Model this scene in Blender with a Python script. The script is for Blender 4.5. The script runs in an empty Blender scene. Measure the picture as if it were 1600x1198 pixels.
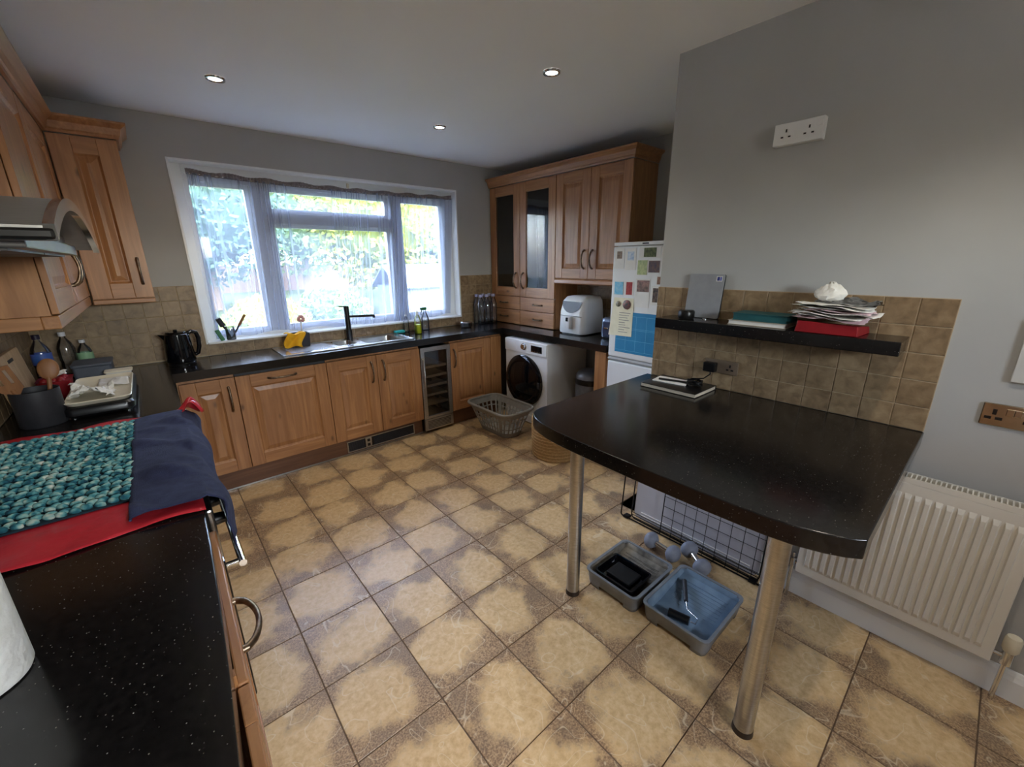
import bpy, bmesh, math, random
from mathutils import Vector, Matrix
random.seed(7)
S = bpy.context.scene
COL = S.collection
PI = math.pi

# ------------------------------------------------------------------ camera
RX = (0.75745378, -0.65279906, -0.01082402)
UP = (0.1926424, 0.20762424, 0.95905218)
FW = (0.62382103, 0.72852287, -0.28302254)
cam_d = bpy.data.cameras.new('camera')
cam_d.sensor_fit = 'HORIZONTAL'; cam_d.sensor_width = 36.0
cam_d.lens = 649.0057 / 1600 * 36.0
cam_d.clip_start = 0.02; cam_d.clip_end = 200
cam = bpy.data.objects.new('camera', cam_d); COL.objects.link(cam)
m = Matrix((RX, UP, (-FW[0], -FW[1], -FW[2]))).transposed().to_4x4()
m.translation = (-0.33884, -3.29497, 1.56486)
cam.matrix_world = m
S.camera = cam

# ------------------------------------------------------------------ world, sun, exposure
w = bpy.data.worlds.new('sky'); S.world = w; w.use_nodes = True
nt = w.node_tree; bg = nt.nodes['Background']
sky = nt.nodes.new('ShaderNodeTexSky'); sky.sky_type = 'NISHITA'
sky.sun_disc = False; sky.sun_elevation = math.radians(52); sky.sun_rotation = math.radians(160)
sky.air_density = 1.2; sky.dust_density = 2.5
hs = nt.nodes.new('ShaderNodeHueSaturation'); hs.inputs['Saturation'].default_value = 0.55
nt.links.new(sky.outputs[0], hs.inputs['Color']); nt.links.new(hs.outputs[0], bg.inputs['Color'])
bg.inputs['Strength'].default_value = 8.0
sun_d = bpy.data.lights.new('sun', 'SUN'); sun_d.energy = 1.5; sun_d.angle = 0.02; sun_d.color = (1, .94, .84)
sun = bpy.data.objects.new('sun', sun_d); COL.objects.link(sun)
sun.rotation_euler = Vector((-.25, .62, -.85)).to_track_quat('-Z', 'Y').to_euler()
def portal(name, loc, sx, sz, ry):
    d = bpy.data.lights.new(name, 'AREA'); d.shape = 'RECTANGLE'; d.size = sx; d.size_y = sz
    d.cycles.is_portal = True
    o = bpy.data.objects.new(name, d); COL.objects.link(o); o.location = loc
    o.rotation_euler = Vector(ry).to_track_quat('-Z', 'Y').to_euler()
portal('window_portal', (1.05, .68, 1.62), 2.3, 1.28, (0, -1, 0))
portal('fill_door_portal', (.3, -5.34, 1.86), .9, .42, (0, 1, 0))  # daylight through the added fill door's glass strip
LAMP_W = 13.0
S.view_settings.view_transform = 'Standard'; S.view_settings.look = 'None'
S.view_settings.gamma = 1.0; S.view_settings.use_curve_mapping = False
S.view_settings.exposure = 0.44

# ------------------------------------------------------------------ helpers
class MB:
    def __init__(s, M=None): s.v = []; s.f = []; s.M = M; s.mi = []; s.cur = 0
    def add(s, vs, fs):
        b = len(s.v)
        for p in vs:
            p = Vector(p); s.v.append(s.M @ p if s.M else p)
        for f in fs: s.f.append(tuple(b + i for i in f)); s.mi.append(s.cur)
        return s
    def box(s, x0, x1, y0, y1, z0, z1):
        return s.add([(x0,y0,z0),(x1,y0,z0),(x1,y1,z0),(x0,y1,z0),(x0,y0,z1),(x1,y0,z1),(x1,y1,z1),(x0,y1,z1)],
                     [(0,3,2,1),(4,5,6,7),(0,1,5,4),(1,2,6,5),(2,3,7,6),(3,0,4,7)])
    def rings(s, R, close=True, cap0=True, cap1=True, skip=None):
        n = len(R[0]); vs = [p for r in R for p in r]; fs = []
        for i in range(len(R)-1):
            for j in range(n if close else n-1):
                if skip and skip(i, j): continue
                k = (j+1) % n
                fs.append((i*n+j, i*n+k, (i+1)*n+k, (i+1)*n+j))
        if cap0: fs.append(tuple(range(n-1, -1, -1)))
        if cap1: fs.append(tuple((len(R)-1)*n + j for j in range(n)))
        return s.add(vs, fs)
    def cyl(s, p0, p1, r0, r1=None, n=20, caps=True):
        p0 = Vector(p0); p1 = Vector(p1); r1 = r0 if r1 is None else r1
        d = (p1-p0).normalized(); a = d.orthogonal().normalized(); b = d.cross(a)
        R = [[p + (a*math.cos(2*PI*j/n) + b*math.sin(2*PI*j/n))*r for j in range(n)] for p, r in ((p0, r0), (p1, r1))]
        return s.rings(R, True, caps, caps)
    def tube(s, path, r, n=8, closed=False, flat=1.0):
        P = [Vector(p) for p in path]; R = []; L = len(P); up = None
        for i in range(L):
            if closed: t = P[(i+1) % L] - P[i-1]
            else: t = P[min(i+1, L-1)] - P[max(i-1, 0)]
            t.normalize()
            if up is None: up = t.orthogonal().normalized()
            up = (up - t*up.dot(t)).normalized(); b = t.cross(up)
            rr = r[i] if isinstance(r, (list, tuple)) else r
            R.append([P[i] + up*math.cos(2*PI*j/n)*rr + b*math.sin(2*PI*j/n)*rr*flat for j in range(n)])
        if closed: R.append(R[0]); return s.rings(R, True, False, False)
        return s.rings(R)
    def lathe(s, c, prof, n=24, caps=True):
        c = Vector(c)
        R = [[c + Vector((r*math.cos(2*PI*j/n), r*math.sin(2*PI*j/n), z)) for j in range(n)] for r, z in prof]
        return s.rings(R, True, caps and prof[0][0] > 1e-5, caps and prof[-1][0] > 1e-5)
    def prism(s, poly, z0, z1):
        return s.rings([[(x, y, z0) for x, y in poly], [(x, y, z1) for x, y in poly]])
    def sph(s, c, r, n=16, m=10):
        c = Vector(c); r = (r, r, r) if not isinstance(r, (tuple, list)) else r
        R = []
        for i in range(m+1):
            a = PI*i/m - PI/2; k = max(math.cos(a), 1e-4)
            R.append([c + Vector((r[0]*k*math.cos(2*PI*j/n), r[1]*k*math.sin(2*PI*j/n), r[2]*math.sin(a))) for j in range(n)])
        return s.rings(R, True, False, False)
    def grid(s, fn, nu, nv):
        vs = [fn(i/nu, j/nv) for j in range(nv+1) for i in range(nu+1)]
        return s.add(vs, [(j*(nu+1)+i, j*(nu+1)+i+1, (j+1)*(nu+1)+i+1, (j+1)*(nu+1)+i) for j in range(nv) for i in range(nu)])
    def build(s, name, mat, parent=None, bevel=0, smooth=0, solid=0, seg=2, local=False, kind=None, label=None, origin=None, recalc=True, sub=0, offset=-1):
        vs = s.v
        if parent is not None and not local:
            inv = WM(parent).inverted(); vs = [inv @ p for p in vs]
        elif origin is not None: vs = [p - Vector(origin) for p in vs]
        me = bpy.data.meshes.new(name); me.from_pydata([tuple(p) for p in vs], [], s.f)
        if recalc:
            bm = bmesh.new(); bm.from_mesh(me); bmesh.ops.remove_doubles(bm, verts=bm.verts, dist=1e-6) if smooth else None
            if not smooth or True: bmesh.ops.recalc_face_normals(bm, faces=bm.faces)
            bm.to_mesh(me); bm.free()
        mats = mat if isinstance(mat, (list, tuple)) else [mat]
        for q in mats: me.materials.append(q)
        if len(mats) > 1 and len(me.polygons) == len(s.mi):
            for p, i in zip(me.polygons, s.mi): p.material_index = i
        if smooth:
            for p in me.polygons: p.use_smooth = True
            if smooth < 180: me.set_sharp_from_angle(angle=math.radians(smooth))
        o = bpy.data.objects.new(name, me); COL.objects.link(o)
        if parent is not None: o.parent = parent
        elif origin is not None: o.location = origin
        if sub:
            q = o.modifiers.new('sub', 'SUBSURF'); q.levels = sub; q.render_levels = sub
        if solid:
            q = o.modifiers.new('solid', 'SOLIDIFY'); q.thickness = solid; q.offset = offset
        if bevel:
            q = o.modifiers.new('bevel', 'BEVEL'); q.width = bevel; q.segments = seg; q.limit_method = 'ANGLE'; q.angle_limit = .6
        if kind: o['kind'] = kind
        if label: o['label'] = label
        return o
def WM(o):
    M = Matrix.LocRotScale(o.location, o.rotation_euler, o.scale)
    return WM(o.parent) @ M if o.parent else M
def thing(name, label, cat, loc=(0,0,0), rz=0, group=None):
    o = bpy.data.objects.new(name, None); COL.objects.link(o)
    o.empty_display_size = .05; o.location = loc; o.rotation_euler = (0, 0, rz)
    o['label'] = label; o['category'] = cat
    if group: o['group'] = group
    return o
def tag(o, label, cat, group=None):
    o['label'] = label; o['category'] = cat
    if group: o['group'] = group
    return o
def copy_part(o, parent):
    c = o.copy(); COL.objects.link(c); c.parent = parent
    for ch in [q for q in bpy.data.objects if q.parent == o]: copy_part(ch, c)
    return c
def copy_thing(root, loc, rz=0, label=None):
    c = root.copy(); COL.objects.link(c); c.location = loc; c.rotation_euler = (0, 0, rz)
    if label: c['label'] = label
    for ch in [q for q in bpy.data.objects if q.parent == root]: copy_part(ch, c)
    return c
def rrect(x0, x1, y0, y1, r, n=6):
    P = []
    for cx, cy, a in ((x1-r, y1-r, 0), (x0+r, y1-r, PI/2), (x0+r, y0+r, PI), (x1-r, y0+r, 1.5*PI)):
        for i in range(n+1): P.append((cx + r*math.cos(a+PI/2*i/n), cy + r*math.sin(a+PI/2*i/n)))
    return P
def resample(P, n):
    P = P + [P[0]]; L = [0]
    for a, b in zip(P, P[1:]): L.append(L[-1] + math.dist(a, b))
    out = []; k = 0
    for i in range(n):
        t = L[-1]*i/n
        while L[k+1] < t: k += 1
        q = (t-L[k])/max(L[k+1]-L[k], 1e-9)
        out.append((P[k][0]+(P[k+1][0]-P[k][0])*q, P[k][1]+(P[k+1][1]-P[k][1])*q))
    return out

# ------------------------------------------------------------------ materials
def lin(c):
    return tuple(((x/255)/12.92 if x/255 <= .04045 else ((x/255+.055)/1.055)**2.4) for x in c) + (1,)
def N(nt, t, **k):
    n = nt.nodes.new(t)
    for a, b in k.items():
        if a in n.inputs: n.inputs[a].default_value = b
        else: setattr(n, a, b)
    return n
def newmat(name):
    q = bpy.data.materials.new(name); q.use_nodes = True
    return q, q.node_tree, q.node_tree.nodes['Principled BSDF']
def coords(nt, scale=(1,1,1), rnd=True):
    tc = N(nt, 'ShaderNodeTexCoord'); mp = N(nt, 'ShaderNodeMapping'); mp.inputs['Scale'].default_value = scale
    if rnd:
        oi = N(nt, 'ShaderNodeObjectInfo'); mu = N(nt, 'ShaderNodeVectorMath', operation='SCALE'); mu.inputs[0].default_value = (7.3, 3.1, 5.7)
        nt.links.new(oi.outputs['Random'], mu.inputs['Scale'])
        ad = N(nt, 'ShaderNodeVectorMath', operation='ADD'); nt.links.new(tc.outputs['Object'], ad.inputs[0]); nt.links.new(mu.outputs[0], ad.inputs[1])
        nt.links.new(ad.outputs[0], mp.inputs[0])
    else: nt.links.new(tc.outputs['Object'], mp.inputs[0])
    return mp.outputs[0]
def ramp(nt, fac, stops):
    r = N(nt, 'ShaderNodeValToRGB'); e = r.color_ramp.elements
    while len(e) < len(stops): e.new(.5)
    for q, (p, c) in zip(e, stops): q.position = p; q.color = c
    nt.links.new(fac, r.inputs[0]); return r.outputs[0]
def pm(name, c1, c2=None, scale=20, rough=.5, metal=0, bump=0, stretch=(1,1,1), spec=.5, bscale=None, **kw):
    q, nt, p = newmat(name)
    c2 = c2 or tuple(x*.9 for x in c1)
    v = coords(nt, stretch); no = N(nt, 'ShaderNodeTexNoise', Scale=scale, Detail=4.0)
    nt.links.new(v, no.inputs['Vector'])
    nt.links.new(ramp(nt, no.outputs[0], [(.3, lin(c1)), (.7, lin(c2))]), p.inputs['Base Color'])
    p.inputs['Roughness'].default_value = rough; p.inputs['Metallic'].default_value = metal
    p.inputs['Specular IOR Level'].default_value = spec
    if bump:
        b = N(nt, 'ShaderNodeBump', Strength=bump, Distance=.01); src = no
        if bscale:
            src = N(nt, 'ShaderNodeTexNoise', Scale=bscale, Detail=3.0); nt.links.new(v, src.inputs['Vector'])
        nt.links.new(src.outputs[0], b.inputs['Height']); nt.links.new(b.outputs[0], p.inputs['Normal'])
    for a, b in kw.items(): p.inputs[a].default_value = b
    return q
def wood(name, light, dark, axis, knots=True, rough=.38):
    q, nt, p = newmat(name); st = [14, 14, 14]; st[axis] = 1.1
    v = coords(nt, tuple(st)); a = N(nt, 'ShaderNodeTexNoise', Scale=2.0, Detail=8.0, Distortion=1.1); nt.links.new(v, a.inputs['Vector'])
    st2 = [60, 60, 60]; st2[axis] = 2
    v2 = coords(nt, tuple(st2)); b = N(nt, 'ShaderNodeTexNoise', Scale=1.5, Detail=3.0); nt.links.new(v2, b.inputs['Vector'])
    mid = tuple((x+y)/2 for x, y in zip(light, dark))
    col = ramp(nt, a.outputs[0], [(.25, lin(dark)), (.48, lin(mid)), (.7, lin(light))])
    mx = N(nt, 'ShaderNodeMix', data_type='RGBA', blend_type='MULTIPLY'); mx.inputs[0].default_value = .35
    nt.links.new(col, mx.inputs[6]); nt.links.new(ramp(nt, b.outputs[0], [(.3, (.72, .66, .6, 1)), (.6, (1, 1, 1, 1))]), mx.inputs[7])
    out = mx.outputs[2]
    if knots:
        st3 = [7, 7, 7]; st3[axis] = 3.2
        vo = N(nt, 'ShaderNodeTexVoronoi', Scale=1.0); nt.links.new(coords(nt, tuple(st3)), vo.inputs['Vector'])
        m2 = N(nt, 'ShaderNodeMix', data_type='RGBA'); nt.links.new(ramp(nt, vo.outputs['Distance'], [(.03, (.75, .75, .75, 1)), (.11, (0, 0, 0, 1))]), m2.inputs[0])
        nt.links.new(out, m2.inputs[6]); m2.inputs[7].default_value = lin(tuple(x*.5 for x in dark)); out = m2.outputs[2]
    nt.links.new(out, p.inputs['Base Color']); p.inputs['Roughness'].default_value = rough
    p.inputs['Coat Weight'].default_value = .25 if knots else 0; p.inputs['Coat Roughness'].default_value = .3
    bp = N(nt, 'ShaderNodeBump', Strength=.06, Distance=.005); nt.links.new(b.outputs[0], bp.inputs['Height']); nt.links.new(bp.outputs[0], p.inputs['Normal'])
    return q
WL, WD = (184, 132, 84), (148, 98, 58)
wood_x = wood('pine_grain_x', WL, WD, 0); wood_y = wood('pine_grain_y', WL, WD, 1); wood_z = wood('pine_grain_z', WL, WD, 2)
plinth_m = wood('plinth_wood', (120, 82, 56), (92, 60, 40), 0, False)
paint = pm('wall_paint', (180, 180, 178), (175, 175, 173), 3, .85, bump=.04, bscale=260)
ceil_m = pm('ceiling_paint', (246, 245, 242), (242, 241, 238), 2, .9, bump=.03, bscale=180)
white_gloss = pm('white_upvc', (238, 240, 240), (232, 234, 234), 5, .3)
enamel = pm('white_enamel', (236, 237, 236), (228, 229, 229), 4, .28)
rad_m = pm('radiator_enamel', (226, 222, 212), (220, 216, 206), 4, .35)
steel = pm('brushed_steel', (196, 194, 190), (168, 167, 164), 30, .28, 1, stretch=(1, 1, 14))
steel_x = pm('sink_steel', (214, 215, 216), (190, 192, 195), 30, .22, 1, stretch=(1, 12, 12))
chrome = pm('chrome', (225, 225, 225), (210, 210, 210), 10, .1, 1)
pewter = pm('pewter_handle', (150, 132, 112), (96, 82, 68), 60, .35, 1)
black_pl = pm('black_plastic', (20, 20, 22), (14, 14, 15), 30, .3)
black_gl = pm('black_gloss', (10, 11, 16), (6, 7, 10), 10, .08)
dark_gr = pm('charcoal_plastic', (50, 50, 54), (42, 42, 46), 40, .5)
grey_pl = pm('grey_plastic', (148, 146, 141), (136, 134, 129), 30, .45)
tray_gr = pm('tray_grey', (130, 134, 138), (116, 120, 124), 20, .4)
tray_bl = pm('tray_painted_blue', (128, 150, 170), (104, 126, 146), 14, .35)
dumb_m = pm('dumbbell_grey', (140, 144, 156), (126, 130, 142), 30, .5)
grout = pm('grout', (120, 100, 82), (104, 86, 70), 60, .9)
wgrout = pm('wall_grout', (186, 166, 136), (170, 150, 122), 60, .9)
iron = pm('black_wire', (24, 24, 26), (16, 16, 18), 40, .4, .6)
cream_pl = pm('cream_plastic', (226, 218, 196), (216, 206, 184), 20, .4)
paper = pm('paper_white', (236, 234, 228), (224, 222, 216), 12, .75)
tissue_m = pm('tissue', (240, 238, 232), (226, 223, 214), 30, .9, bump=.4, bscale=60)
red_m = pm('red_card', (150, 18, 30), (126, 12, 22), 12, .45)
redsheet = pm('red_plastic_sheet', (205, 52, 62), (184, 38, 50), 8, .3, bump=.5, bscale=14)
teal_m = pm('teal_cover', (34, 92, 96), (26, 78, 82), 20, .55)
navy = pm('navy_terry', (52, 58, 92), (38, 44, 74), 40, .95, bump=.6, bscale=420)
tan_m = pm('tan_woven', (196, 160, 108), (168, 132, 84), 60, .85, bump=.6, bscale=90)
ltwood = wood('light_beech', (206, 172, 128), (182, 144, 100), 2, False, .5)
spatula_m = wood('olive_wood', (158, 108, 66), (128, 82, 48), 2, False, .5)
yellow_m = pm('yellow_cloth', (236, 180, 24), (214, 152, 14), 20, .9, bump=.5, bscale=50)
pink_m = pm('pink_petals', (228, 176, 180), (210, 150, 158), 30, .6)
green_m = pm('green_plastic', (36, 120, 70), (30, 104, 60), 20, .4)
teal_sp = pm('teal_sponge', (60, 190, 186), (40, 168, 168), 60, .9, bump=.5, bscale=150)
blue_lab = pm('blue_label', (60, 120, 190), (90, 70, 160), 14, .4)
cal_blue = pm('calendar_blue', (22, 128, 176), (14, 116, 164), 8, .5)
lilac = pm('crate_tray', (190, 190, 198), (180, 180, 188), 6, .45)
silver = pm('laptop_silver', (158, 160, 164), (150, 152, 156), 30, .4, .15)
bin_m = pm('bin_grey', (128, 130, 134), (108, 110, 114), 20, .35, .3)
def glassy(name, tint, gloss, rough=.02, alpha=None):
    q, nt, p = newmat(name); nt.nodes.remove(p); out = nt.nodes['Material Output']
    t = N(nt, 'ShaderNodeBsdfTransparent'); t.inputs[0].default_value = tint
    g = N(nt, 'ShaderNodeBsdfGlossy'); g.inputs['Roughness'].default_value = rough
    fr = N(nt, 'ShaderNodeFresnel', IOR=1.5); mp = N(nt, 'ShaderNodeMath', operation='MULTIPLY'); mp.inputs[1].default_value = gloss
    no = N(nt, 'ShaderNodeTexNoise', Scale=3.0); ad = N(nt, 'ShaderNodeMath', operation='MULTIPLY_ADD'); ad.inputs[1].default_value = .01
    nt.links.new(no.outputs[0], ad.inputs[0]); nt.links.new(fr.outputs[0], mp.inputs[0]); nt.links.new(mp.outputs[0], ad.inputs[2])
    mx = N(nt, 'ShaderNodeMixShader'); nt.links.new(ad.outputs[0], mx.inputs[0]); nt.links.new(t.outputs[0], mx.inputs[1]); nt.links.new(g.outputs[0], mx.inputs[2])
    nt.links.new(mx.outputs[0], out.inputs[0]); return q
glass = glassy('window_glass', (.97, .98, .98, 1), .8)
cab_glass = glassy('cabinet_glass', (.86, .84, .82, 1), 2.2)
dark_glass = glassy('cooler_glass', (.7, .7, .72, 1), 1.5)
bottle_gl = glassy('clear_plastic', (.93, .95, .98, 1), 2.0, .1)
green_gl = glassy('green_liquid', (.75, .85, .12, 1), 1.5, .05)
clearbag = glassy('clear_film', (.9, .9, .9, 1), 3.0, .2)
def emis(name, col, st):
    q, nt, p = newmat(name); p.inputs['Emission Color'].default_value = col; p.inputs['Emission Strength'].default_value = st
    no = N(nt, 'ShaderNodeTexNoise', Scale=8.0); nt.links.new(ramp(nt, no.outputs[0], [(0, (.9, .9, .9, 1)), (1, (1, 1, 1, 1))]), p.inputs['Base Color']); return q
lamp_em = emis('lamp_glow', (1, .93, .82, 1), 12)
def mk_worktop():
    q, nt, p = newmat('black_speckled_laminate'); tc = coords(nt, (1,1,1), False)
    no = N(nt, 'ShaderNodeTexNoise', Scale=70.0, Detail=4.0); nt.links.new(tc, no.inputs['Vector'])
    base = ramp(nt, no.outputs[0], [(.35, lin((15, 14, 14))), (.7, lin((31, 28, 27)))])
    vo = N(nt, 'ShaderNodeTexVoronoi', Scale=125.0); nt.links.new(tc, vo.inputs['Vector'])
    d = ramp(nt, vo.outputs['Distance'], [(.09, (1, 1, 1, 1)), (.15, (0, 0, 0, 1))])
    r = ramp(nt, vo.outputs['Color'], [(.42, (0, 0, 0, 1)), (.85, (.9, .9, .9, 1))])
    mu = N(nt, 'ShaderNodeMath', operation='MULTIPLY'); nt.links.new(d, mu.inputs[0]); nt.links.new(r, mu.inputs[1])
    mx = N(nt, 'ShaderNodeMix', data_type='RGBA'); nt.links.new(mu.outputs[0], mx.inputs[0]); nt.links.new(base, mx.inputs[6]); mx.inputs[7].default_value = lin((170, 165, 155))
    nt.links.new(mx.outputs[2], p.inputs['Base Color']); p.inputs['Roughness'].default_value = .17
    return q
worktop_m = mk_worktop()
def mk_walltile():
    q, nt, p = newmat('brown_stone_tile'); v = coords(nt)
    no = N(nt, 'ShaderNodeTexNoise', Scale=26.0, Detail=6.0, Distortion=.4); nt.links.new(v, no.inputs['Vector'])
    col = ramp(nt, no.outputs[0], [(.3, lin((126, 104, 78))), (.5, lin((150, 126, 96))), (.72, lin((170, 146, 114)))])
    oi = N(nt, 'ShaderNodeObjectInfo'); mx = N(nt, 'ShaderNodeMix', data_type='RGBA', blend_type='MULTIPLY'); mx.inputs[0].default_value = 1
    nt.links.new(col, mx.inputs[6]); nt.links.new(ramp(nt, oi.outputs['Random'], [(0, (.78, .76, .74, 1)), (1, (1.0, 1.0, .98, 1))]), mx.inputs[7])
    nt.links.new(mx.outputs[2], p.inputs['Base Color']); p.inputs['Roughness'].default_value = .42
    b = N(nt, 'ShaderNodeBump', Strength=.25, Distance=.006); nt.links.new(no.outputs[0], b.inputs['Height']); nt.links.new(b.outputs[0], p.inputs['Normal'])
    return q
walltile_m = mk_walltile()
def mk_floortile():
    # printed ceramic: cream heart, mottled brown-grey border heavier on two sides, pale scratches
    q, nt, p = newmat('mottled_floor_tile'); L = nt.links
    tc = N(nt, 'ShaderNodeTexCoord'); pos = tc.outputs['Object']; rv = coords(nt)
    big = N(nt, 'ShaderNodeTexNoise', Scale=7.0, Detail=3.0); L.new(rv, big.inputs['Vector'])
    fine = N(nt, 'ShaderNodeTexNoise', Scale=42.0, Detail=8.0, Roughness=.65); L.new(rv, fine.inputs['Vector'])
    grit = N(nt, 'ShaderNodeTexNoise', Scale=160.0, Detail=2.0); L.new(rv, grit.inputs['Vector'])
    sp = N(nt, 'ShaderNodeSeparateXYZ'); L.new(pos, sp.inputs[0])
    def M(op, a, b=None, c=None):
        n = N(nt, 'ShaderNodeMath', operation=op)
        for i, x in enumerate((a, b, c)):
            if x is None: continue
            if isinstance(x, (int, float)): n.inputs[i].default_value = x
            else: L.new(x, n.inputs[i])
        return n.outputs[0]
    ax = M('ABSOLUTE', M('SUBTRACT', sp.outputs[0], .025)); ay = M('ABSOLUTE', M('ADD', sp.outputs[1], .025))
    dia = M('MULTIPLY', M('ADD', ax, ay), .74); box_ = M('MAXIMUM', ax, ay)
    d = M('MAXIMUM', dia, box_)
    d = M('ADD', d, M('MULTIPLY', M('SUBTRACT', big.outputs[0], .5), .26))
    d = M('ADD', d, M('MULTIPLY', M('SUBTRACT', fine.outputs[0], .5), .12))
    edge = ramp(nt, d, [(.114, (0, 0, 0, 1)), (.17, (.95, .95, .95, 1))])
    cream = ramp(nt, fine.outputs[0], [(.25, lin((188, 152, 106))), (.5, lin((212, 180, 132))), (.75, lin((228, 202, 160)))])
    brown = ramp(nt, grit.outputs[0], [(.33, lin((112, 88, 68))), (.5, lin((152, 122, 92))), (.66, lin((188, 158, 120)))])
    gr = N(nt, 'ShaderNodeMix', data_type='RGBA'); L.new(ramp(nt, big.outputs[0], [(.5, (0, 0, 0, 1)), (.7, (.55, .55, .55, 1))]), gr.inputs[0]); L.new(brown, gr.inputs[6]); gr.inputs[7].default_value = lin((118, 102, 86))
    mx = N(nt, 'ShaderNodeMix', data_type='RGBA'); L.new(edge, mx.inputs[0]); L.new(cream, mx.inputs[6]); L.new(gr.outputs[2], mx.inputs[7])
    ve = N(nt, 'ShaderNodeTexNoise', Scale=5.0, Detail=1.0, Distortion=1.6); L.new(rv, ve.inputs['Vector'])
    line = ramp(nt, M('ABSOLUTE', M('SUBTRACT', ve.outputs[0], .5)), [(.002, (.55, .55, .55, 1)), (.009, (0, 0, 0, 1))])
    m2 = N(nt, 'ShaderNodeMix', data_type='RGBA'); L.new(line, m2.inputs[0]); L.new(mx.outputs[2], m2.inputs[6]); m2.inputs[7].default_value = lin((228, 212, 180))
    L.new(m2.outputs[2], p.inputs['Base Color']); p.inputs['Roughness'].default_value = .34
    b = N(nt, 'ShaderNodeBump', Strength=.12, Distance=.004); L.new(fine.outputs[0], b.inputs['Height']); L.new(b.outputs[0], p.inputs['Normal'])
    return q
floortile_m = mk_floortile()
def mk_curtain():
    q, nt, p = newmat('sheer_net'); nt.nodes.remove(p); out = nt.nodes['Material Output']
    t = N(nt, 'ShaderNodeBsdfTransparent'); t.inputs[0].default_value = (.84, .88, .98, 1)
    tr = N(nt, 'ShaderNodeBsdfTranslucent'); tr.inputs[0].default_value = (.36, .42, .60, 1)
    df = N(nt, 'ShaderNodeBsdfDiffuse'); df.inputs[0].default_value = (.6, .62, .7, 1)
    a = N(nt, 'ShaderNodeMixShader'); a.inputs[0].default_value = .3; nt.links.new(tr.outputs[0], a.inputs[1]); nt.links.new(df.outputs[0], a.inputs[2])
    lw = N(nt, 'ShaderNodeLayerWeight', Blend=.35)
    no = N(nt, 'ShaderNodeTexNoise', Scale=400.0); nt.links.new(coords(nt, (1, 1, 1), False), no.inputs['Vector'])
    s = N(nt, 'ShaderNodeMath', operation='MULTIPLY_ADD'); nt.links.new(lw.outputs['Facing'], s.inputs[0]); s.inputs[1].default_value = .75
    s2 = N(nt, 'ShaderNodeMath', operation='MULTIPLY_ADD'); nt.links.new(no.outputs[0], s2.inputs[0]); s2.inputs[1].default_value = .16; s2.inputs[2].default_value = .2
    nt.links.new(s2.outputs[0], s.inputs[2])
    mx = N(nt, 'ShaderNodeMixShader'); nt.links.new(s.outputs[0], mx.inputs[0]); nt.links.new(t.outputs[0], mx.inputs[1]); nt.links.new(a.outputs[0], mx.inputs[2])
    nt.links.new(mx.outputs[0], out.inputs[0]); return q
curtain_m = mk_curtain()
def mk_mat_knit():
    q, nt, p = newmat('teal_knit'); v = coords(nt, (1,1,1), False)
    no = N(nt, 'ShaderNodeTexNoise', Scale=38.0, Detail=2.0); nt.links.new(v, no.inputs['Vector'])
    nt.links.new(ramp(nt, no.outputs[0], [(.3, lin((10, 58, 76))), (.42, lin((36, 104, 116))), (.52, lin((92, 150, 150))), (.62, lin((150, 180, 168))), (.75, lin((206, 206, 192)))]), p.inputs['Base Color'])
    p.inputs['Roughness'].default_value = .95; return q
knit_m = mk_mat_knit()

# ================================================================== structure
YB, ZC, XL, XW, XA, YW, YR = .479, 2.49, -.93, 1.78, 2.94, -2.065, -5.3
def struct(mb, name, mat, **k): return mb.build(name, mat, kind='structure', **k)
floor = struct(MB().box(XL, XA, YR, YB, -.1, -.0035), 'floor', grout)
FX, FY, PX, PY = -.113, -1.252, .319, .328
def tile_mesh(name, hx, hy, t, bev, mat):
    me = bpy.data.meshes.new(name)
    v = [(-hx,-hy,0),(hx,-hy,0),(hx,hy,0),(-hx,hy,0),(-hx,-hy,t-bev),(hx,-hy,t-bev),(hx,hy,t-bev),(-hx,hy,t-bev),
         (-hx+bev,-hy+bev,t),(hx-bev,-hy+bev,t),(hx-bev,hy-bev,t),(-hx+bev,hy-bev,t)]
    f = [(8,9,10,11),(0,1,5,4),(1,2,6,5),(2,3,7,6),(3,0,4,7),(4,5,9,8),(5,6,10,9),(6,7,11,10),(7,4,8,11)]
    me.from_pydata(v, [], f); me.materials.append(mat); return me
ft = tile_mesh('floor_tile', PX/2-.0022, PY/2-.0022, .006, .0012, floortile_m)
for i in range(-3, 10):
    for j in range(-13, 6):
        cx, cy = FX+PX*(i+.5), FY+PY*(j+.5)
        if cx+PX/2 < -.48 or cx-PX/2 > 2.45 or cy-PY/2 > .12 or cy+PY/2 < YR: continue
        if cx-PX/2 > 1.78 and cy+PY/2 < YW-.02: continue
        o = bpy.data.objects.new('floor_tile', ft); COL.objects.link(o); o.parent = floor
        # the tiles by walls are cut where they meet them
        x0, x1, y0, y1 = cx-PX/2, cx+PX/2, cy-PY/2, cy+PY/2
        if cy < YW and x1 > XW: x1 = XW
        if y0 < YR: y0 = YR
        o.location = ((x0+x1)/2, (y0+y1)/2, -.006)
        sx, sy = (x1-x0)/PX, (y1-y0)/PY
        if sx < .999 or sy < .999: o.scale = (sx, sy, 1)
        else: o.rotation_euler = (0, 0, PI*random.choice((0, 0, 1)))
ceiling = struct(MB().box(XL-.1, XA+.1, YR-.1, YB+.2, ZC, ZC+.1), 'ceiling', ceil_m)
WX0, WX1, WZ0, WZ1 = -.079, 2.186, .9976, 2.2443
wall_back = struct(MB().box(XL-.1, WX0, YB, YB+.2, -.1, ZC).box(WX1, XA+.1, YB, YB+.2, -.1, ZC).box(WX0, WX1, YB, YB+.2, -.1, WZ0).box(WX0, WX1, YB, YB+.2, WZ1, ZC), 'wall_back', paint)
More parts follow.
